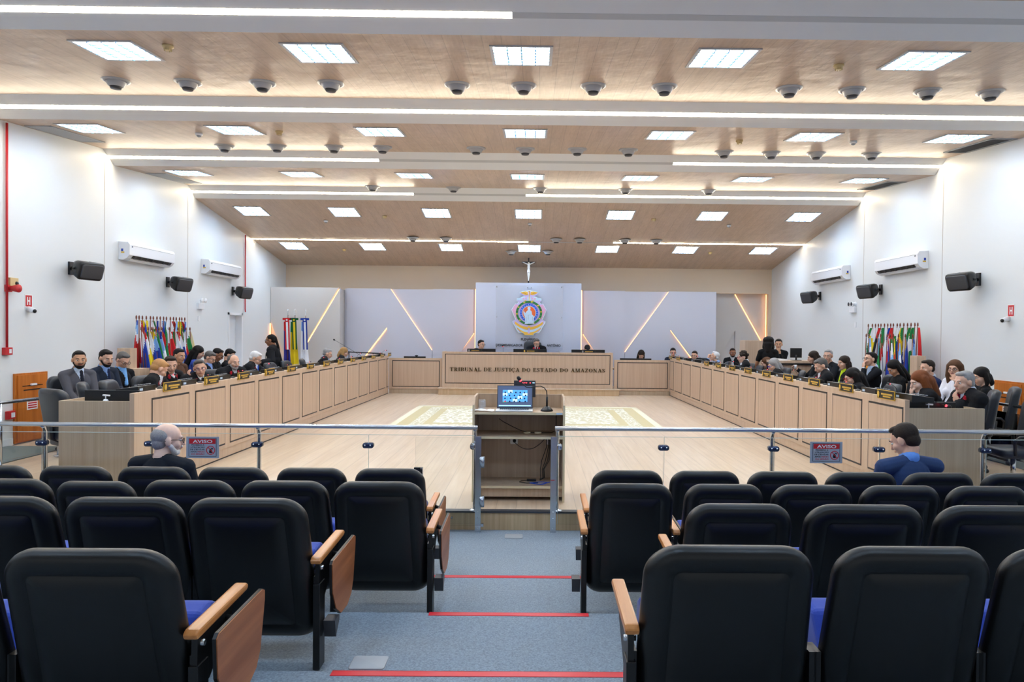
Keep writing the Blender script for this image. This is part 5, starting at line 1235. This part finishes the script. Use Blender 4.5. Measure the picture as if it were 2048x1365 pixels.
def person(label, head, face, yaw=0, nod=8, tilt=0, lean=.06, side=0, hair='short', hc='dark', skin='fair', top='robe', tc=BLK, trim=None, shirt=(232, 234, 240), tie=None,
           arms=('desk', 'desk'), glasses=False, beard=None, stand=False, floor=0, vox=.0095, hs=None, nk=.155, wide=0, group=None, female=False, badge=None, cup=False, longsleeve=True, held=None, gcol='black'):
    if hs is None: hs = 1.06
    if top == 'robe': nk = .115; head = (head[0], head[1], head[2]+(.035 if not stand and floor == 0 else 0))
    if top == 'robe' and stand: nk = .15
    th = R(face); F = Rz(th)
    H = np.array([side, lean, head[2]-floor])
    root = np.array([head[0], head[1], 0.])-F @ np.array([side, lean, 0]); root[2] = floor
    t = thing('person', label, 'person', tuple(root), th, group)
    f = Fig(); Hr = Rz(R(yaw)) @ Ry(R(tilt)) @ Rx(-R(nod)); k = hs
    def hp(p): return H+Hr @ (np.array(p, float)*k)
    # ---- head
    S = H+np.array([0, -.035, -nk*k]) + (Hr @ np.array([0, -.02, 0]))
    f.ell('head', hp((0, -.012, .03)), np.array((.076, .095, .085))*k, Hr)
    f.ell('head', hp((0, .028, -.028)), np.array((.060, .062, .083))*k, Hr)
    f.ell('head', hp((0, .052, -.088)), np.array((.036, .032, .026))*k, Hr)
    for s in (-1, 1):
        f.ell('head', hp((s*.034, .054, -.030)), np.array((.030, .030, .030))*k, Hr)
        f.ell('head', hp((s*.077, -.008, -.008)), np.array((.012, .021, .033))*k, Hr)
    f.cap('head', hp((-.034, .079, .022)), hp((.034, .079, .022)), .013*k, .013*k)
    f.cap('head', hp((0, .090, .010)), hp((0, .108, -.028)), .009*k, .0145*k)
    f.cap('head', hp((-.018, .088, -.058)), hp((.018, .088, -.058)), .009*k, .009*k)
    f.cap('neck', hp((0, -.025, -.07)), S+np.array([0, -.01, .02]), .052*k, .058)
    # ---- trunk
    hz = .92 if stand else .53
    P = np.array([0, -.02, hz]); 
    if not stand: P = np.array([0, 0, .53])
    ax_ = (S-P); L = np.linalg.norm(ax_); u = ax_/L; fw = np.cross(np.array([1., 0, 0]), u); fw = -fw if fw[1] < 0 else fw
    rot = np.stack([np.array([1., 0, 0]), fw, u], 1); sw = .155 if female else .175
    rb = top == 'robe'; g = 'top'
    f.ell(g, P+u*.03, (.165, .125, .13), rot); f.ell(g, P+u*L*.36, (.145+.02*rb, .115+.02*rb, .16), rot)
    f.ell(g, P+u*L*.70, (sw+.0, .118+.015*rb, .18), rot)
    shs = []
    sw += wide
    if rb: sw += .03
    for s in (-1, 1):
        sh = S+np.array([s*(sw+.005), -.005, -.055]); shs.append(sh)
        f.cap(g, S+np.array([s*.05, -.01, -.015]), sh, .055+.02*rb, .066+.02*rb)
    if female: 
        for s in (-1, 1): f.ell(g, P+u*L*.66+fw*.085+np.array([s*.07, 0, 0]), (.06, .05, .06), rot)
    # collar, shirt, tie, trim
    nb = S+np.array([0, .0, .0])
    if shirt is not None and not rb or tie is not None or (rb and shirt is not None):
        f.cap('shirt', S+fw*.045+u*.005, P+u*L*.62+fw*.112, .047, .030)
        f.cap('shirt', S+u*.028-fw*.02, S+u*.015+fw*.03, .060, .058)
    if tie is not None: f.cap('tie', S+fw*.092-u*.01, P+u*L*.58+fw*.135, .014, .022)
    if trim is not None:
        for s in (-1, 1):
            a = S+np.array([s*.055, 0, 0])+fw*-.05+u*.012; c = S+np.array([s*.075, 0, 0])+fw*.07-u*.04; e = P+u*L*.45+fw*.135+np.array([s*.045, 0, 0])
            f.cap('trim', a, c, .022, .021); f.cap('trim', c, e, .020, .014)
        f.cap('trim', S+np.array([-.055, 0, 0])-fw*.05+u*.012, S+np.array([.055, 0, 0])-fw*.05+u*.012, .021, .021)
    # ---- legs
    lg = 'bottom'
    for s in (-1, 1):
        if stand: hip, kn, an, toe = P+np.array([s*.09, 0, -.03]), np.array([s*.10, .02, .50]), np.array([s*.10, -.03, .09]), np.array([s*.12, .12, .04])
        else: hip, kn, an, toe = P+np.array([s*.09, .02, -.02]), np.array([s*.12, .42, .50]), np.array([s*.12, .40, .10]), np.array([s*.13, .55, .045])
        if rb: f.cap(g, hip, kn, .115, .10); f.cap(g, kn, an+np.array([0, 0, .15]), .10, .11)
        f.cap(lg, hip, kn, .085, .062); f.cap(lg, kn, an, .058, .042); f.cap('shoe', an-np.array([0, .03, .05]), toe, .042, .038)
    # ---- arms
    for i, s in ((0, -1), (1, 1)):
        md = arms[i]; sh = shs[i]
        T = {'desk': H*[0, 0, 0]+np.array([s*.16, max(lean, .0)+.40, .815]), 'low': np.array([s*.20, lean+.30, .74]), 'lap': np.array([s*.10, .30, .665]), 'thigh': np.array([s*.13, .34, .66]), 'phone': np.array([s*.05, lean+.27, .80]),
             'face': hp((s*.035, .125, -.155)), 'chin': hp((s*.03, .11, -.20)), 'cheek': hp((s*.10, .06, -.12)), 'eyes': hp((s*.05, .14, -.09)), 'side': np.array([s*.27, .02, .80]), 'cup': np.array([s*.16, lean+.32, 1.02]), 'out': np.array([s*.48, .12, 1.02]), 'ear': hp((s*.13, .03, -.13)),
             'table': np.array([s*.18, .34, 1.02])}[md]
        T = np.array(T, float); d = T-sh; D = np.linalg.norm(d); a1, a2 = .285, .255; D2 = min(D, a1+a2-.012); T = sh+d/D*D2; d = d/D
        hint = np.array([s*.5, -.35, -1.0]); hint -= d*(hint @ d); hint /= np.linalg.norm(hint)
        ca = (a1*a1+D2*D2-a2*a2)/(2*a1*D2); el = sh+d*a1*ca+hint*a1*math.sqrt(max(0, 1-ca*ca))
        wd = (T-el)/np.linalg.norm(T-el)
        if rb: f.cap(g, sh, el, .075, .078); f.cap(g, el, el+wd*.20, .07, .085)
        elif longsleeve: f.cap(g, sh, el, .062, .050); f.cap(g, el, el+wd*.225, .050, .038)
        else: f.cap(g, sh, sh+(el-sh)*.62, .060, .055); f.cap('arm', sh+(el-sh)*.5, el, .045, .040); f.cap('arm', el, el+wd*.22, .038, .028)
        if shirt is not None and longsleeve and not rb: f.cap('cuff%d' % i, el+wd*.215, el+wd*.238, .034, .033)
        f.cap('arm', el, T, .036, .026)
        # hand: palm, four unequal bent fingers, thumb on the side
        nrm = np.array([0, 0, -1.]) if md in ('desk', 'low', 'lap', 'thigh', 'phone', 'table') else (Hr @ np.array([0, -1., 0]) if md in ('face', 'chin', 'eyes') else np.array([-s*1., 0, 0]))
        nrm = nrm-wd*(nrm @ wd); nrm /= np.linalg.norm(nrm)+1e-9; lat = np.cross(wd, nrm)
        pc = T+wd*.045
        f.ell('hand', pc, (.040, .052, .016), np.stack([lat, wd, nrm], 1))
        for q, (o, l) in enumerate(((-.030, .062), (-.010, .072), (.010, .068), (.030, .054))):
            k0 = pc+lat*o+wd*.042; k1 = k0+(wd*.8+nrm*.5)*l*.55; k2 = k1+(wd*.35+nrm*.9)*l*.5
            f.cap('hand', k0, k1, .0092, .0085); f.cap('hand', k1, k2, .0085, .0075)
        ts = -np.sign(lat[0])*1.0 if abs(lat[0]) > .2 else 1.0
        ts = ts*s
        b0 = pc+lat*ts*.032-wd*.02; b1 = b0+(lat*ts*.7+wd*.6+nrm*.2)*.036; f.cap('hand', b0, b1, .012, .010); f.cap('hand', b1, b1+(wd*.9+nrm*.3)*.028, .010, .008)
        if md == 'cup' and cup:
            M4 = MB(Matrix.Translation(tuple(T+wd*.05+np.array([0, 0, -.02])))); o = M4.lathe([(.026, 0), (.036, .085), (.033, .085), (.024, .005), (0, .005)], n=16).build('paper_cup', 'white')
            o.location = tuple(root); o.rotation_euler = (0, 0, th); tag(o, 'white paper cup held by the dark-haired woman beside the high table', 'cup')
    # ---- body mesh
    me = f.mesh(None, vox); n = len(me.vertices); co = np.empty(n*3); me.vertices.foreach_get('co', co); co = co.reshape(-1, 3)
    no = np.empty(n*3); me.vertices.foreach_get('normal', no); no = no.reshape(-1, 3)
    idx, names = f.tags(co, None)
    me.name = 'body'; me.materials.clear(); me.materials.append(colmat(SK[skin], 'skin')); me.polygons.foreach_set('use_smooth', [True]*len(me.polygons))
    body = bpy.data.objects.new('body', me); C.objects.link(body); body.parent = t
    np_ = len(me.polygons); ls = np.empty(np_, int); me.polygons.foreach_get('loop_start', ls); lv = np.empty(len(me.loops), int); me.loops.foreach_get('vertex_index', lv)
    lt = np.empty(np_, int); me.polygons.foreach_get('loop_total', lt); quads = lv.reshape(-1, 4) if (lt == 4).all() else None
    cols = {'top': (('robe' if rb else 'jacket') if longsleeve else 'shirt', tc), 'shirt': ('shirt', shirt), 'tie': ('tie', tie), 'cuff0': ('shirt_cuff', shirt), 'cuff1': ('shirt_cuff', shirt), 'trim': ('robe_trim', trim), 'bottom': ('trousers', (28, 28, 34) if not held else held), 'shoe': ('shoes', (18, 16, 16))}
    if quads is not None:
        fi = idx[quads[:, 0]]
        for j, nm in enumerate(names):
            if nm not in cols or cols[nm][1] is None: continue
            q = quads[(idx[quads] == j).sum(1) >= 2]
            if not len(q): continue
            uq, inv = np.unique(q, return_inverse=True); off = .0045 if nm != 'tie' and nm != 'trim' else .007
            m3 = bpy.data.meshes.new(cols[nm][0]); m3.from_pydata((co[uq]+no[uq]*off).tolist(), [], inv.reshape(-1, 4).tolist())
            m3.polygons.foreach_set('use_smooth', [True]*len(m3.polygons)); m3.materials.append(colmat(cols[nm][1]))
            o = bpy.data.objects.new(cols[nm][0], m3); C.objects.link(o); o.parent = t
    # ---- hair
    h = Fig(); hk = k
    def he(c, r): h.ell('h', hp(c), np.array(r)*hk, Hr)
    def hcap(a, c, ra, rb_): h.cap('h', hp(a), hp(c), ra*hk, rb_*hk)
    if hair in ('short', 'curly', 'bun', 'ponytail', 'quiff'): he((0, -.024, .041), (.0812, .0945, .0835)); he((0, -.055, -.012), (.070, .052, .062))
    if hair in ('short', 'bun'): he((0, .030, .092), (.058, .046, .026))
    if hair == 'quiff': he((0, .045, .105), (.055, .040, .026)); hcap((-.03, .06, .10), (.055, .055, .095), .022, .018)
    if hair == 'receding': he((0, -.038, .036), (.083, .088, .080)); he((0, -.055, -.012), (.070, .052, .062))
    if hair == 'balding': he((0, -.042, .026), (.0810, .0735, .066)); he((0, -.052, -.02), (.071, .052, .062))
    if hair == 'curly':
        rr = random.Random(5)
        for q in range(26):
            a, e = rr.uniform(0, 6.28), rr.uniform(-.2, 1.4); p = (math.cos(a)*math.cos(e)*.085, -.025+math.sin(a)*math.cos(e)*.095, .04+math.sin(e)*.08)
            if p[1] < .055 or p[2] > .07: he(p, (.030, .030, .030))
    if hair == 'bun': he((0, -.12, .05), (.04, .04, .04))
    if hair == 'ponytail': hcap((0, -.10, .04), (0, -.135, -.18), .034, .022)
    if hair in ('long', 'bob', 'wavy', 'bighair'):
        he((0, -.020, .044), (.090, .100, .086)); zl = {'long': -.27, 'bob': -.11, 'wavy': -.20, 'bighair': -.17}[hair]; wk = 1.35 if hair in ('bighair', 'wavy') else 1
        for s in (-1, 1): hcap((s*.066, -.022, .035), (s*.080*(1+.1*(wk-1)), -.02, zl*.55), .034*wk, .034*wk); hcap((s*.080, -.02, zl*.55), (s*.075, -.0, zl), .034*wk, .022*wk)
        he((0, -.062, -.02), (.078*wk, .058*wk, .085)); hcap((0, -.075, -.03), (0, -.10, zl), .066*wk, .05*wk)
        if hair == 'bighair':
            he((0, -.03, .06), (.115, .115, .085))
    if h.pr:
        m3 = h.mesh(None, vox*.9, 2); m3.polygons.foreach_set('use_smooth', [True]*len(m3.polygons)); m3.materials.clear(); m3.materials.append(colmat(HC[hc], 'hair')); m3.name = 'hair'
        o = bpy.data.objects.new('hair', m3); C.objects.link(o); o.parent = t
    if beard:
        bf = Fig(); bf.ell('b', hp((0, .050, -.086)), np.array((.046, .042, .034))*k, Hr); bf.cap('b', hp((-.06, .012, -.04)), hp((-.032, .05, -.085)), .016*k, .022*k); bf.cap('b', hp((.06, .012, -.04)), hp((.032, .05, -.085)), .016*k, .022*k)
        bf.cap('b', hp((-.026, .094, -.046)), hp((.026, .094, -.046)), .008*k, .008*k)
        m3 = bf.mesh(None, vox*.8, 1); m3.polygons.foreach_set('use_smooth', [True]*len(m3.polygons)); m3.materials.clear(); m3.materials.append(colmat(HC[beard], 'hair')); o = bpy.data.objects.new('beard', m3); C.objects.link(o); o.parent = t
    # ---- eyes, brows, mouth, glasses
    MR = Matrix.Translation(tuple(H)) @ Matrix(Hr.tolist()).to_4x4() @ Matrix.Scale(k, 4)
    b = MB(MR).use('eyewhite')
    for s in (-1, 1): b.ball((s*.031, .076, .001), (.0135, .012, .0085), 10, 6)
    b.use('black')
    for s in (-1, 1): b.ball((s*.031, .0865, .001), (.0058, .003, .0058), 8, 6)
    b.build('eyes', None, t)
    b = MB(MR)
    for s in (-1, 1): b.tube([(s*.014, .091, .021), (s*.033, .092, .028), (s*.050, .080, .022)], .0035, 6)
    b.build('eyebrows', colmat(HC['dark' if hc in ('sandy', 'blond', 'brown', 'red', 'black', 'dark') else hc], 'hair'), t)
    if not (beard and False): MB(MR).tube([(-.024, .089, -.059), (-.010, .0965, -.056), (.010, .0965, -.056), (.024, .089, -.059)], [.003, .0055, .0055, .003], 6).build('lips', 'lip', t)
    if glasses:
        b = MB(MR)
        for s in (-1, 1):
            pts = [(s*.033+.025*math.cos(a), .102-.004*abs(math.cos(a)), .000+.018*math.sin(a)) for a in [q*math.pi/7 for q in range(14)]]
            b.tube(pts, .0022, 5, True); b.tube([(s*.058, .098, .004), (s*.080, .02, .008), (s*.080, -.03, -.004)], .002, 5)
        b.tube([(-.009, .104, .004), (.009, .104, .004)], .002, 5)
        b.build('glasses', colmat({'black': (24, 22, 26), 'blue': (30, 60, 190), 'red': (180, 30, 36), 'purple': (80, 50, 110)}[gcol]), t)
    if badge is not None:
        fp = P+u*L*.55+fw*.16; MB(Matrix.Translation(tuple(fp))).box(-.03, .03, -.004, .008, -.05, .04).build('badge', 'paper', t); 
    return t
M['eyewhite'] = mat('eye_white', (222, 218, 214), .3); M['lip'] = mat('lip_tone', (168, 92, 84), .5)
TR = (170, 30, 44)
LF, RF_, CAMF = -90, 90, 180
GPF = None
LG = [  # left side, first row
 dict(label='sandy-haired person in black robe with red trim leaning away at the near left desk', head=(-4.92, 9.30, 1.17), face=-75, yaw=35, nod=38, lean=.30, hair='short', hc='sandy', trim=TR, arms=('low', 'low')),
 dict(label='dark-haired person in black robe with red trim beside the sandy-haired one', head=(-5.15, 10.02, 1.19), face=-100, yaw=-40, nod=14, lean=.10, hair='short', hc='dark', trim=TR, arms=('desk', 'desk')),
 dict(label='laughing person with short brown hair and glasses at the left desk, hand raised', head=(-4.82, 10.22, 1.135), face=-125, yaw=-25, nod=8, lean=.14, tilt=8, hair='quiff', hc='salt', trim=TR, arms=('low', 'ear'), glasses=True, female=True, gcol='purple'),
 dict(label='grey-bearded person in black robe turned back over the left desk', head=(-4.93, 11.62, 1.16), face=-115, yaw=-10, nod=8, lean=.16, hair='receding', hc='salt', trim=TR, beard='grey', arms=('desk', 'desk'), tie=(200, 204, 220)),
 dict(label='white-haired person with glasses in black robe reading at the left desk', head=(-4.92, 12.5, 1.19), face=-85, yaw=5, nod=28, lean=.18, hair='short', hc='white', trim=TR, arms=('desk', 'desk'), glasses=True, shirt=(220, 228, 240), tie=(40, 90, 200)),
 dict(label='grey-haired person in black robe leaning forward far along the left desk', head=(-4.82, 16.5, 1.15), face=-75, yaw=0, nod=20, lean=.26, hair='short', hc='grey', trim=TR, arms=('desk', 'desk'), tie=(120, 30, 40), shirt=(190, 206, 240)),
 dict(label='blond person with hair to the neck in black robe at the far left desk', head=(-4.82, 17.95, 1.14), face=-75, yaw=0, nod=16, lean=.20, hair='bob', hc='blond', trim=TR, arms=('desk', 'desk'), female=True, glasses=True),
]
LS = [  # left wall row
 dict(label='black-bearded person in a grey suit and dark tie at the left wall', head=(-6.28, 9.72, 1.30), face=-120, yaw=-18, nod=4, lean=.02, hair='short', hc='black', skin='tan', top='suit', tc=(86, 86, 94), shirt=(206, 222, 244), tie=(34, 36, 48), beard='black', arms=('lap', 'lap')),
 dict(label='dark-bearded person in a navy suit holding a phone at the left wall', head=(-6.25, 10.28, 1.30), face=-105, yaw=-10, nod=16, lean=.08, hair='short', hc='black', top='suit', tc=(36, 44, 60), shirt=(150, 184, 240), tie=(30, 40, 70), beard='black', arms=('phone', 'phone')),
 dict(label='grey-haired person with glasses and light blue shirt looking down at the left wall', head=(-6.28, 10.75, 1.25), face=-105, yaw=-8, nod=30, lean=.06, hair='short', hc='salt', top='suit', tc=(24, 24, 28), shirt=(130, 186, 246), glasses=True, arms=('lap', 'lap')),
 dict(label='dark-haired person in brown seen behind the balding robed one on the left', head=(-6.2, 12.3, 1.27), face=-100, yaw=-10, nod=10, lean=.06, hair='short', hc='black', skin='tan', top='suit', tc=(96, 66, 50), shirt=None, arms=('lap', 'lap')),
 dict(label='black-haired person seen from behind by the left flag stand', head=(-6.45, 13.5, 1.29), face=-70, yaw=5, nod=22, lean=.06, hair='long', hc='black', top='suit', tc=(60, 84, 170), shirt=None, arms=('lap', 'lap'), female=True),
 dict(label='grey-haired person with glasses in dark suit behind the laughing one', head=(-6.2, 13.45, 1.19), face=-85, yaw=-5, nod=30, lean=.12, hair='short', hc='salt', top='suit', tc=(30, 30, 36), shirt=(150, 180, 240), glasses=True, arms=('phone', 'phone')),
 dict(label='black-haired person with glasses in black behind the bearded one on the left', head=(-6.3, 14.0, 1.23), face=-80, yaw=0, nod=26, lean=.10, hair='short', hc='black', skin='brown', top='suit', tc=(22, 22, 26), shirt=None, glasses=True, arms=('phone', 'phone')),
 dict(label='black-haired person bent over papers, farthest on the left wall row', head=(-6.3, 14.55, 1.205), face=-80, yaw=0, nod=30, lean=.14, hair='short', hc='black', top='suit', tc=(24, 24, 28), shirt=None, arms=('phone', 'phone')),
]
RG = [
 dict(label='grey-haired person in robe with red trim, nearest at the right desk, hand at mouth', head=(4.98, 7.60, 1.20), face=85, yaw=15, nod=6, lean=.10, hair='short', hc='grey', trim=TR, arms=('chin', 'low'), shirt=(226, 234, 246), tie=(110, 20, 50)),
 dict(label='red-brown long-haired person in black robe leaning over the near right desk', head=(4.78, 8.12, 1.17), face=75, yaw=10, nod=20, lean=.30, hair='wavy', hc='red', skin='pale', trim=TR, arms=('desk', 'face'), female=True),
 dict(label='black-haired person with red glasses in black robe at the right desk', head=(4.78, 9.85, 1.11), face=80, yaw=5, nod=22, lean=.24, hair='wavy', hc='black', trim=TR, arms=('desk', 'desk'), glasses=True, gcol='red', female=True),
 dict(label='old grey-haired person in black robe reading at the right desk', head=(4.85, 11.1, 1.21), face=80, yaw=8, nod=28, lean=.16, hair='short', hc='salt', trim=TR, arms=('desk', 'desk'), shirt=(236, 238, 242)),
 dict(label='grey-haired person with blue glasses in black robe at the right desk', head=(4.85, 13.3, 1.12), face=70, yaw=20, nod=22, lean=.20, hair='bob', hc='grey', trim=TR, arms=('desk', 'desk'), glasses=True, gcol='blue', female=True),
 dict(label='brown-haired person behind the one with blue glasses', head=(5.35, 15.2, 1.11), face=70, yaw=10, nod=18, lean=.16, hair='wavy', hc='brown', top='suit', tc=(70, 60, 64), shirt=None, arms=('lap', 'lap'), female=True),
 dict(label='dark curly-haired person with white-edged black robe far along the right desk', head=(4.85, 15.3, 1.20), face=80, yaw=15, nod=6, lean=.06, hair='curly', hc='dark', skin='pale', trim=(232, 232, 236), arms=('desk', 'desk'), female=True, glasses=True, gcol='red'),
 dict(label='white-haired person in dark suit rubbing the eyes far along the right desk', head=(4.75, 17.3, 1.18), face=65, yaw=10, nod=-12, lean=.02, hair='short', hc='white', top='suit', tc=(40, 46, 58), shirt=(150, 184, 240), arms=('eyes', 'eyes')),
 dict(label='brown-haired person with glasses, face half hidden at the far right desk', head=(4.72, 19.35, 1.10), face=130, yaw=20, nod=8, lean=.04, hair='short', hc='dark', trim=TR, arms=('desk', 'desk'), glasses=True),
 dict(label='black-haired young person with glasses in navy at the far right corner', head=(4.25, 20.05, 1.20), face=160, yaw=10, nod=14, lean=.04, hair='short', hc='black', top='suit', tc=(36, 42, 60), shirt=None, arms=('desk', 'desk'), glasses=True),
 dict(label='bearded person in black suit and pale tie sitting behind the right desks', head=(5.85, 19.5, 1.22), face=165, yaw=5, nod=8, lean=.02, hair='short', hc='dark', skin='brown', top='suit', tc=(22, 22, 26), shirt=(190, 194, 200), tie=(170, 174, 182), beard='black', glasses=True, arms=('lap', 'lap')),
]
RS = [
 dict(label='dark-haired person with a white cup beside the high side table', head=(5.95, 14.1, 1.285), face=65, yaw=10, nod=16, lean=.06, hair='bob', hc='dark', top='suit', tc=(28, 30, 34), shirt=None, arms=('lap', 'cup'), female=True, cup=True),
 dict(label='grey-haired person with glasses in a black suit behind the old robed one', head=(6.15, 13.85, 1.33), face=110, yaw=30, nod=4, lean=.0, hair='short', hc='grey', top='suit', tc=(34, 36, 42), shirt=None, glasses=True, arms=('lap', 'lap')),
 dict(label='long dark-haired person in black and lime green on the right', head=(5.95, 12.7, 1.235), face=85, yaw=15, nod=8, lean=.04, hair='long', hc='dark', top='suit', tc=(26, 26, 28), shirt=(196, 220, 40), arms=('lap', 'lap'), female=True),
 dict(label='black-haired person in a black suit with a hand over the mouth on the right', head=(6.1, 12.0, 1.33), face=85, yaw=10, nod=-4, lean=.06, hair='short', hc='black', top='suit', tc=(24, 26, 32), shirt=(196, 212, 236), arms=('face', 'lap'), glasses=True),
 dict(label='long black-haired person looking down before the right flag stand', head=(6.1, 11.2, 1.22), face=85, yaw=10, nod=36, lean=.08, hair='long', hc='black', skin='tan', top='suit', tc=(24, 24, 26), shirt=None, arms=('lap', 'lap'), female=True),
 dict(label='brown-haired young person in a navy suit, profile, at the right wall', head=(6.3, 10.6, 1.25), face=88, yaw=8, nod=4, lean=.04, hair='short', hc='dark', top='suit', tc=(32, 44, 84), shirt=(214, 224, 240), tie=(120, 110, 110), arms=('lap', 'lap')),
 dict(label='wavy-haired person with glasses in a white top at the right wall', head=(6.42, 10.1, 1.27), face=110, yaw=20, nod=6, lean=.0, hair='wavy', hc='brown', top='suit', tc=(232, 232, 240), shirt=None, arms=('face', 'lap'), female=True, glasses=True),
 dict(label='black-haired person in black with back turned at the right wall', head=(6.42, 9.5, 1.19), face=60, yaw=30, nod=16, lean=.08, hair='bob', hc='black', top='suit', tc=(22, 22, 24), shirt=None, arms=('lap', 'lap'), female=True),
]
CT = [
 dict(label='dark-haired person with glasses at the left of the judges bench', head=(-1.37, 19.82, 1.385), face=200, yaw=30, nod=6, lean=.03, hair='short', hc='black', top='suit', tc=(40, 40, 50), shirt=None, glasses=True, arms=('low', 'low'), floor=.185, beard=None),
 dict(label='grey-haired person in a red-trimmed robe in the middle of the judges bench', head=(.235, 19.80, 1.44), face=180, yaw=25, nod=22, lean=.03, hair='short', hc='salt', trim=TR, arms=('low', 'low'), glasses=True, floor=.185, shirt=(230, 232, 240), tie=(120, 20, 30)),
 dict(label='black-haired person bent down behind the right monitor of the judges bench', head=(1.70, 19.78, 1.27), face=180, yaw=10, nod=55, lean=.04, hair='short', hc='black', top='suit', tc=(22, 22, 26), shirt=None, glasses=True, arms=('low', 'ear'), floor=.185),
 dict(label='long brown-haired person looking down at the right corner bench', head=(3.30, 19.95, 1.13), face=180, yaw=0, nod=42, lean=.04, hair='long', hc='dark', top='suit', tc=(70, 58, 52), shirt=None, arms=('low', 'low'), female=True),
]
ST = [
 dict(label='standing person with glasses and long dark hair in a black cape at the far left', head=(-5.65, 15.1, 1.52), face=95, yaw=0, nod=10, lean=.04, hair='ponytail', hc='black', skin='brown', trim=None, shirt=None, arms=('out', 'side'), stand=True, female=True, glasses=True, badge=1),
 dict(label='standing person with big black curly hair seen from behind on the right', head=(5.50, 15.5, 1.56), face=-25, yaw=0, nod=0, lean=.02, hair='bighair', hc='black', skin='brown', top='tee', tc=(20, 20, 22), shirt=None, arms=('side', 'side'), stand=True, female=True, longsleeve=False),
 dict(label='standing person in black with hand at the chin facing the camera on the right', head=(5.98, 16.2, 1.52), face=165, yaw=-5, nod=6, lean=.02, hair='bun', hc='black', skin='tan', top='suit', tc=(20, 20, 22), shirt=None, arms=('chin', 'table'), stand=True, female=True),
]
AU = [
 dict(label='bald grey-bearded spectator with glasses in a black shirt in the front left row', head=(-2.835, 5.62, .84), face=-12, yaw=-42, nod=6, lean=.05, nk=.135, wide=.05, hair='balding', hc='grey', skin='pale', top='tee', tc=(30, 34, 42), shirt=None, arms=('lap', 'lap'), glasses=True, beard='white', floor=-.29, vox=.007, hs=1.13),
 dict(label='short dark-haired spectator in a blue suit looking down in the front right row', head=(3.24, 5.62, .885), face=8, yaw=28, nod=26, lean=.06, nk=.145, wide=.05, hair='short', hc='dark', skin='fair', top='suit', tc=(50, 68, 104), shirt=(110, 160, 236), arms=('phone', 'phone'), floor=-.29, vox=.007, hs=1.13),
]
for grp, L_ in (('people at the left long desk', LG), ('people along the left wall', LS), ('people at the right long desk', RG), ('people along the right wall', RS), ('people behind the far benches', CT), (None, ST), ('spectators', AU)):
    for d in L_: person(group=grp, **d)
# chairs of the seated and the empty chairs
for i, d in enumerate(LG+LS+RG+RS):
    x, y, z = d['head']; th = R(d['face']); ln = d['lean']
    px, py = x+math.sin(th)*(ln+.0), y-math.cos(th)*(ln)
    w_ = d['label'].split(' person')[0]
    who = {'left': 'left', 'right': 'right'}
    sdn = 'left' if x < 0 else 'right'
    lst = [LG, LS, RG, RS]; nm = ['the left long desk', 'the left wall', 'the right long desk', 'the right wall']
    for L_, n_ in zip(lst, nm):
        if d in L_: lb = 'black office chair under the %s person at %s' % (w_, n_)
    if d is RG[0]: px, py = 5.60, 7.70
    ochair(px-math.sin(th)*.0+math.sin(th)*.02, py-math.cos(th)*.02, d['face'], lb if len(lb.split()) <= 16 else 'black office chair, %s occupied one from the camera at %s' % (ORD[L_.index(d) if d in L_ else i % 8], n_))
for (x, y, f_, lb) in ((-5.12, 8.0, -30, 'empty black leather office chair nearest the camera at the left long desk'), (-5.30, 8.85, -60, 'second empty black leather office chair at the left long desk'),
                       (5.85, 8.9, 60, 'empty black leather office chair nearest the camera at the right long desk'), (5.05, 8.95, 95, 'empty black leather chair between the reddish-haired and the red-glasses persons'),
                       (-5.15, 13.5, -90, 'empty black office chair beside the white-haired person on the left'), (-5.1, 14.4, -90, 'empty black office chair before the standing caped person'), (-5.1, 15.3, -90, 'empty black office chair left of the leaning grey-haired person'),
                       (5.1, 12.2, 95, 'empty black office chair behind the old reading person on the right'), (5.15, 14.3, 90, 'empty black office chair beside the curly-haired person on the right'), (5.05, 16.2, 90, 'empty black office chair beyond the curly-haired person on the right'),
                       ):
    ochair(x, y, f_, lb, group='empty office chairs')
t = dup(oc, (.12, 19.72, .36), R(180), 'high black leather chair of the middle judge', None, (1, .8, 1.06))
for c in list(oc.children):
    for g_ in list(c.children): bpy.data.objects.remove(g_)
    bpy.data.objects.remove(c)
bpy.data.objects.remove(oc)
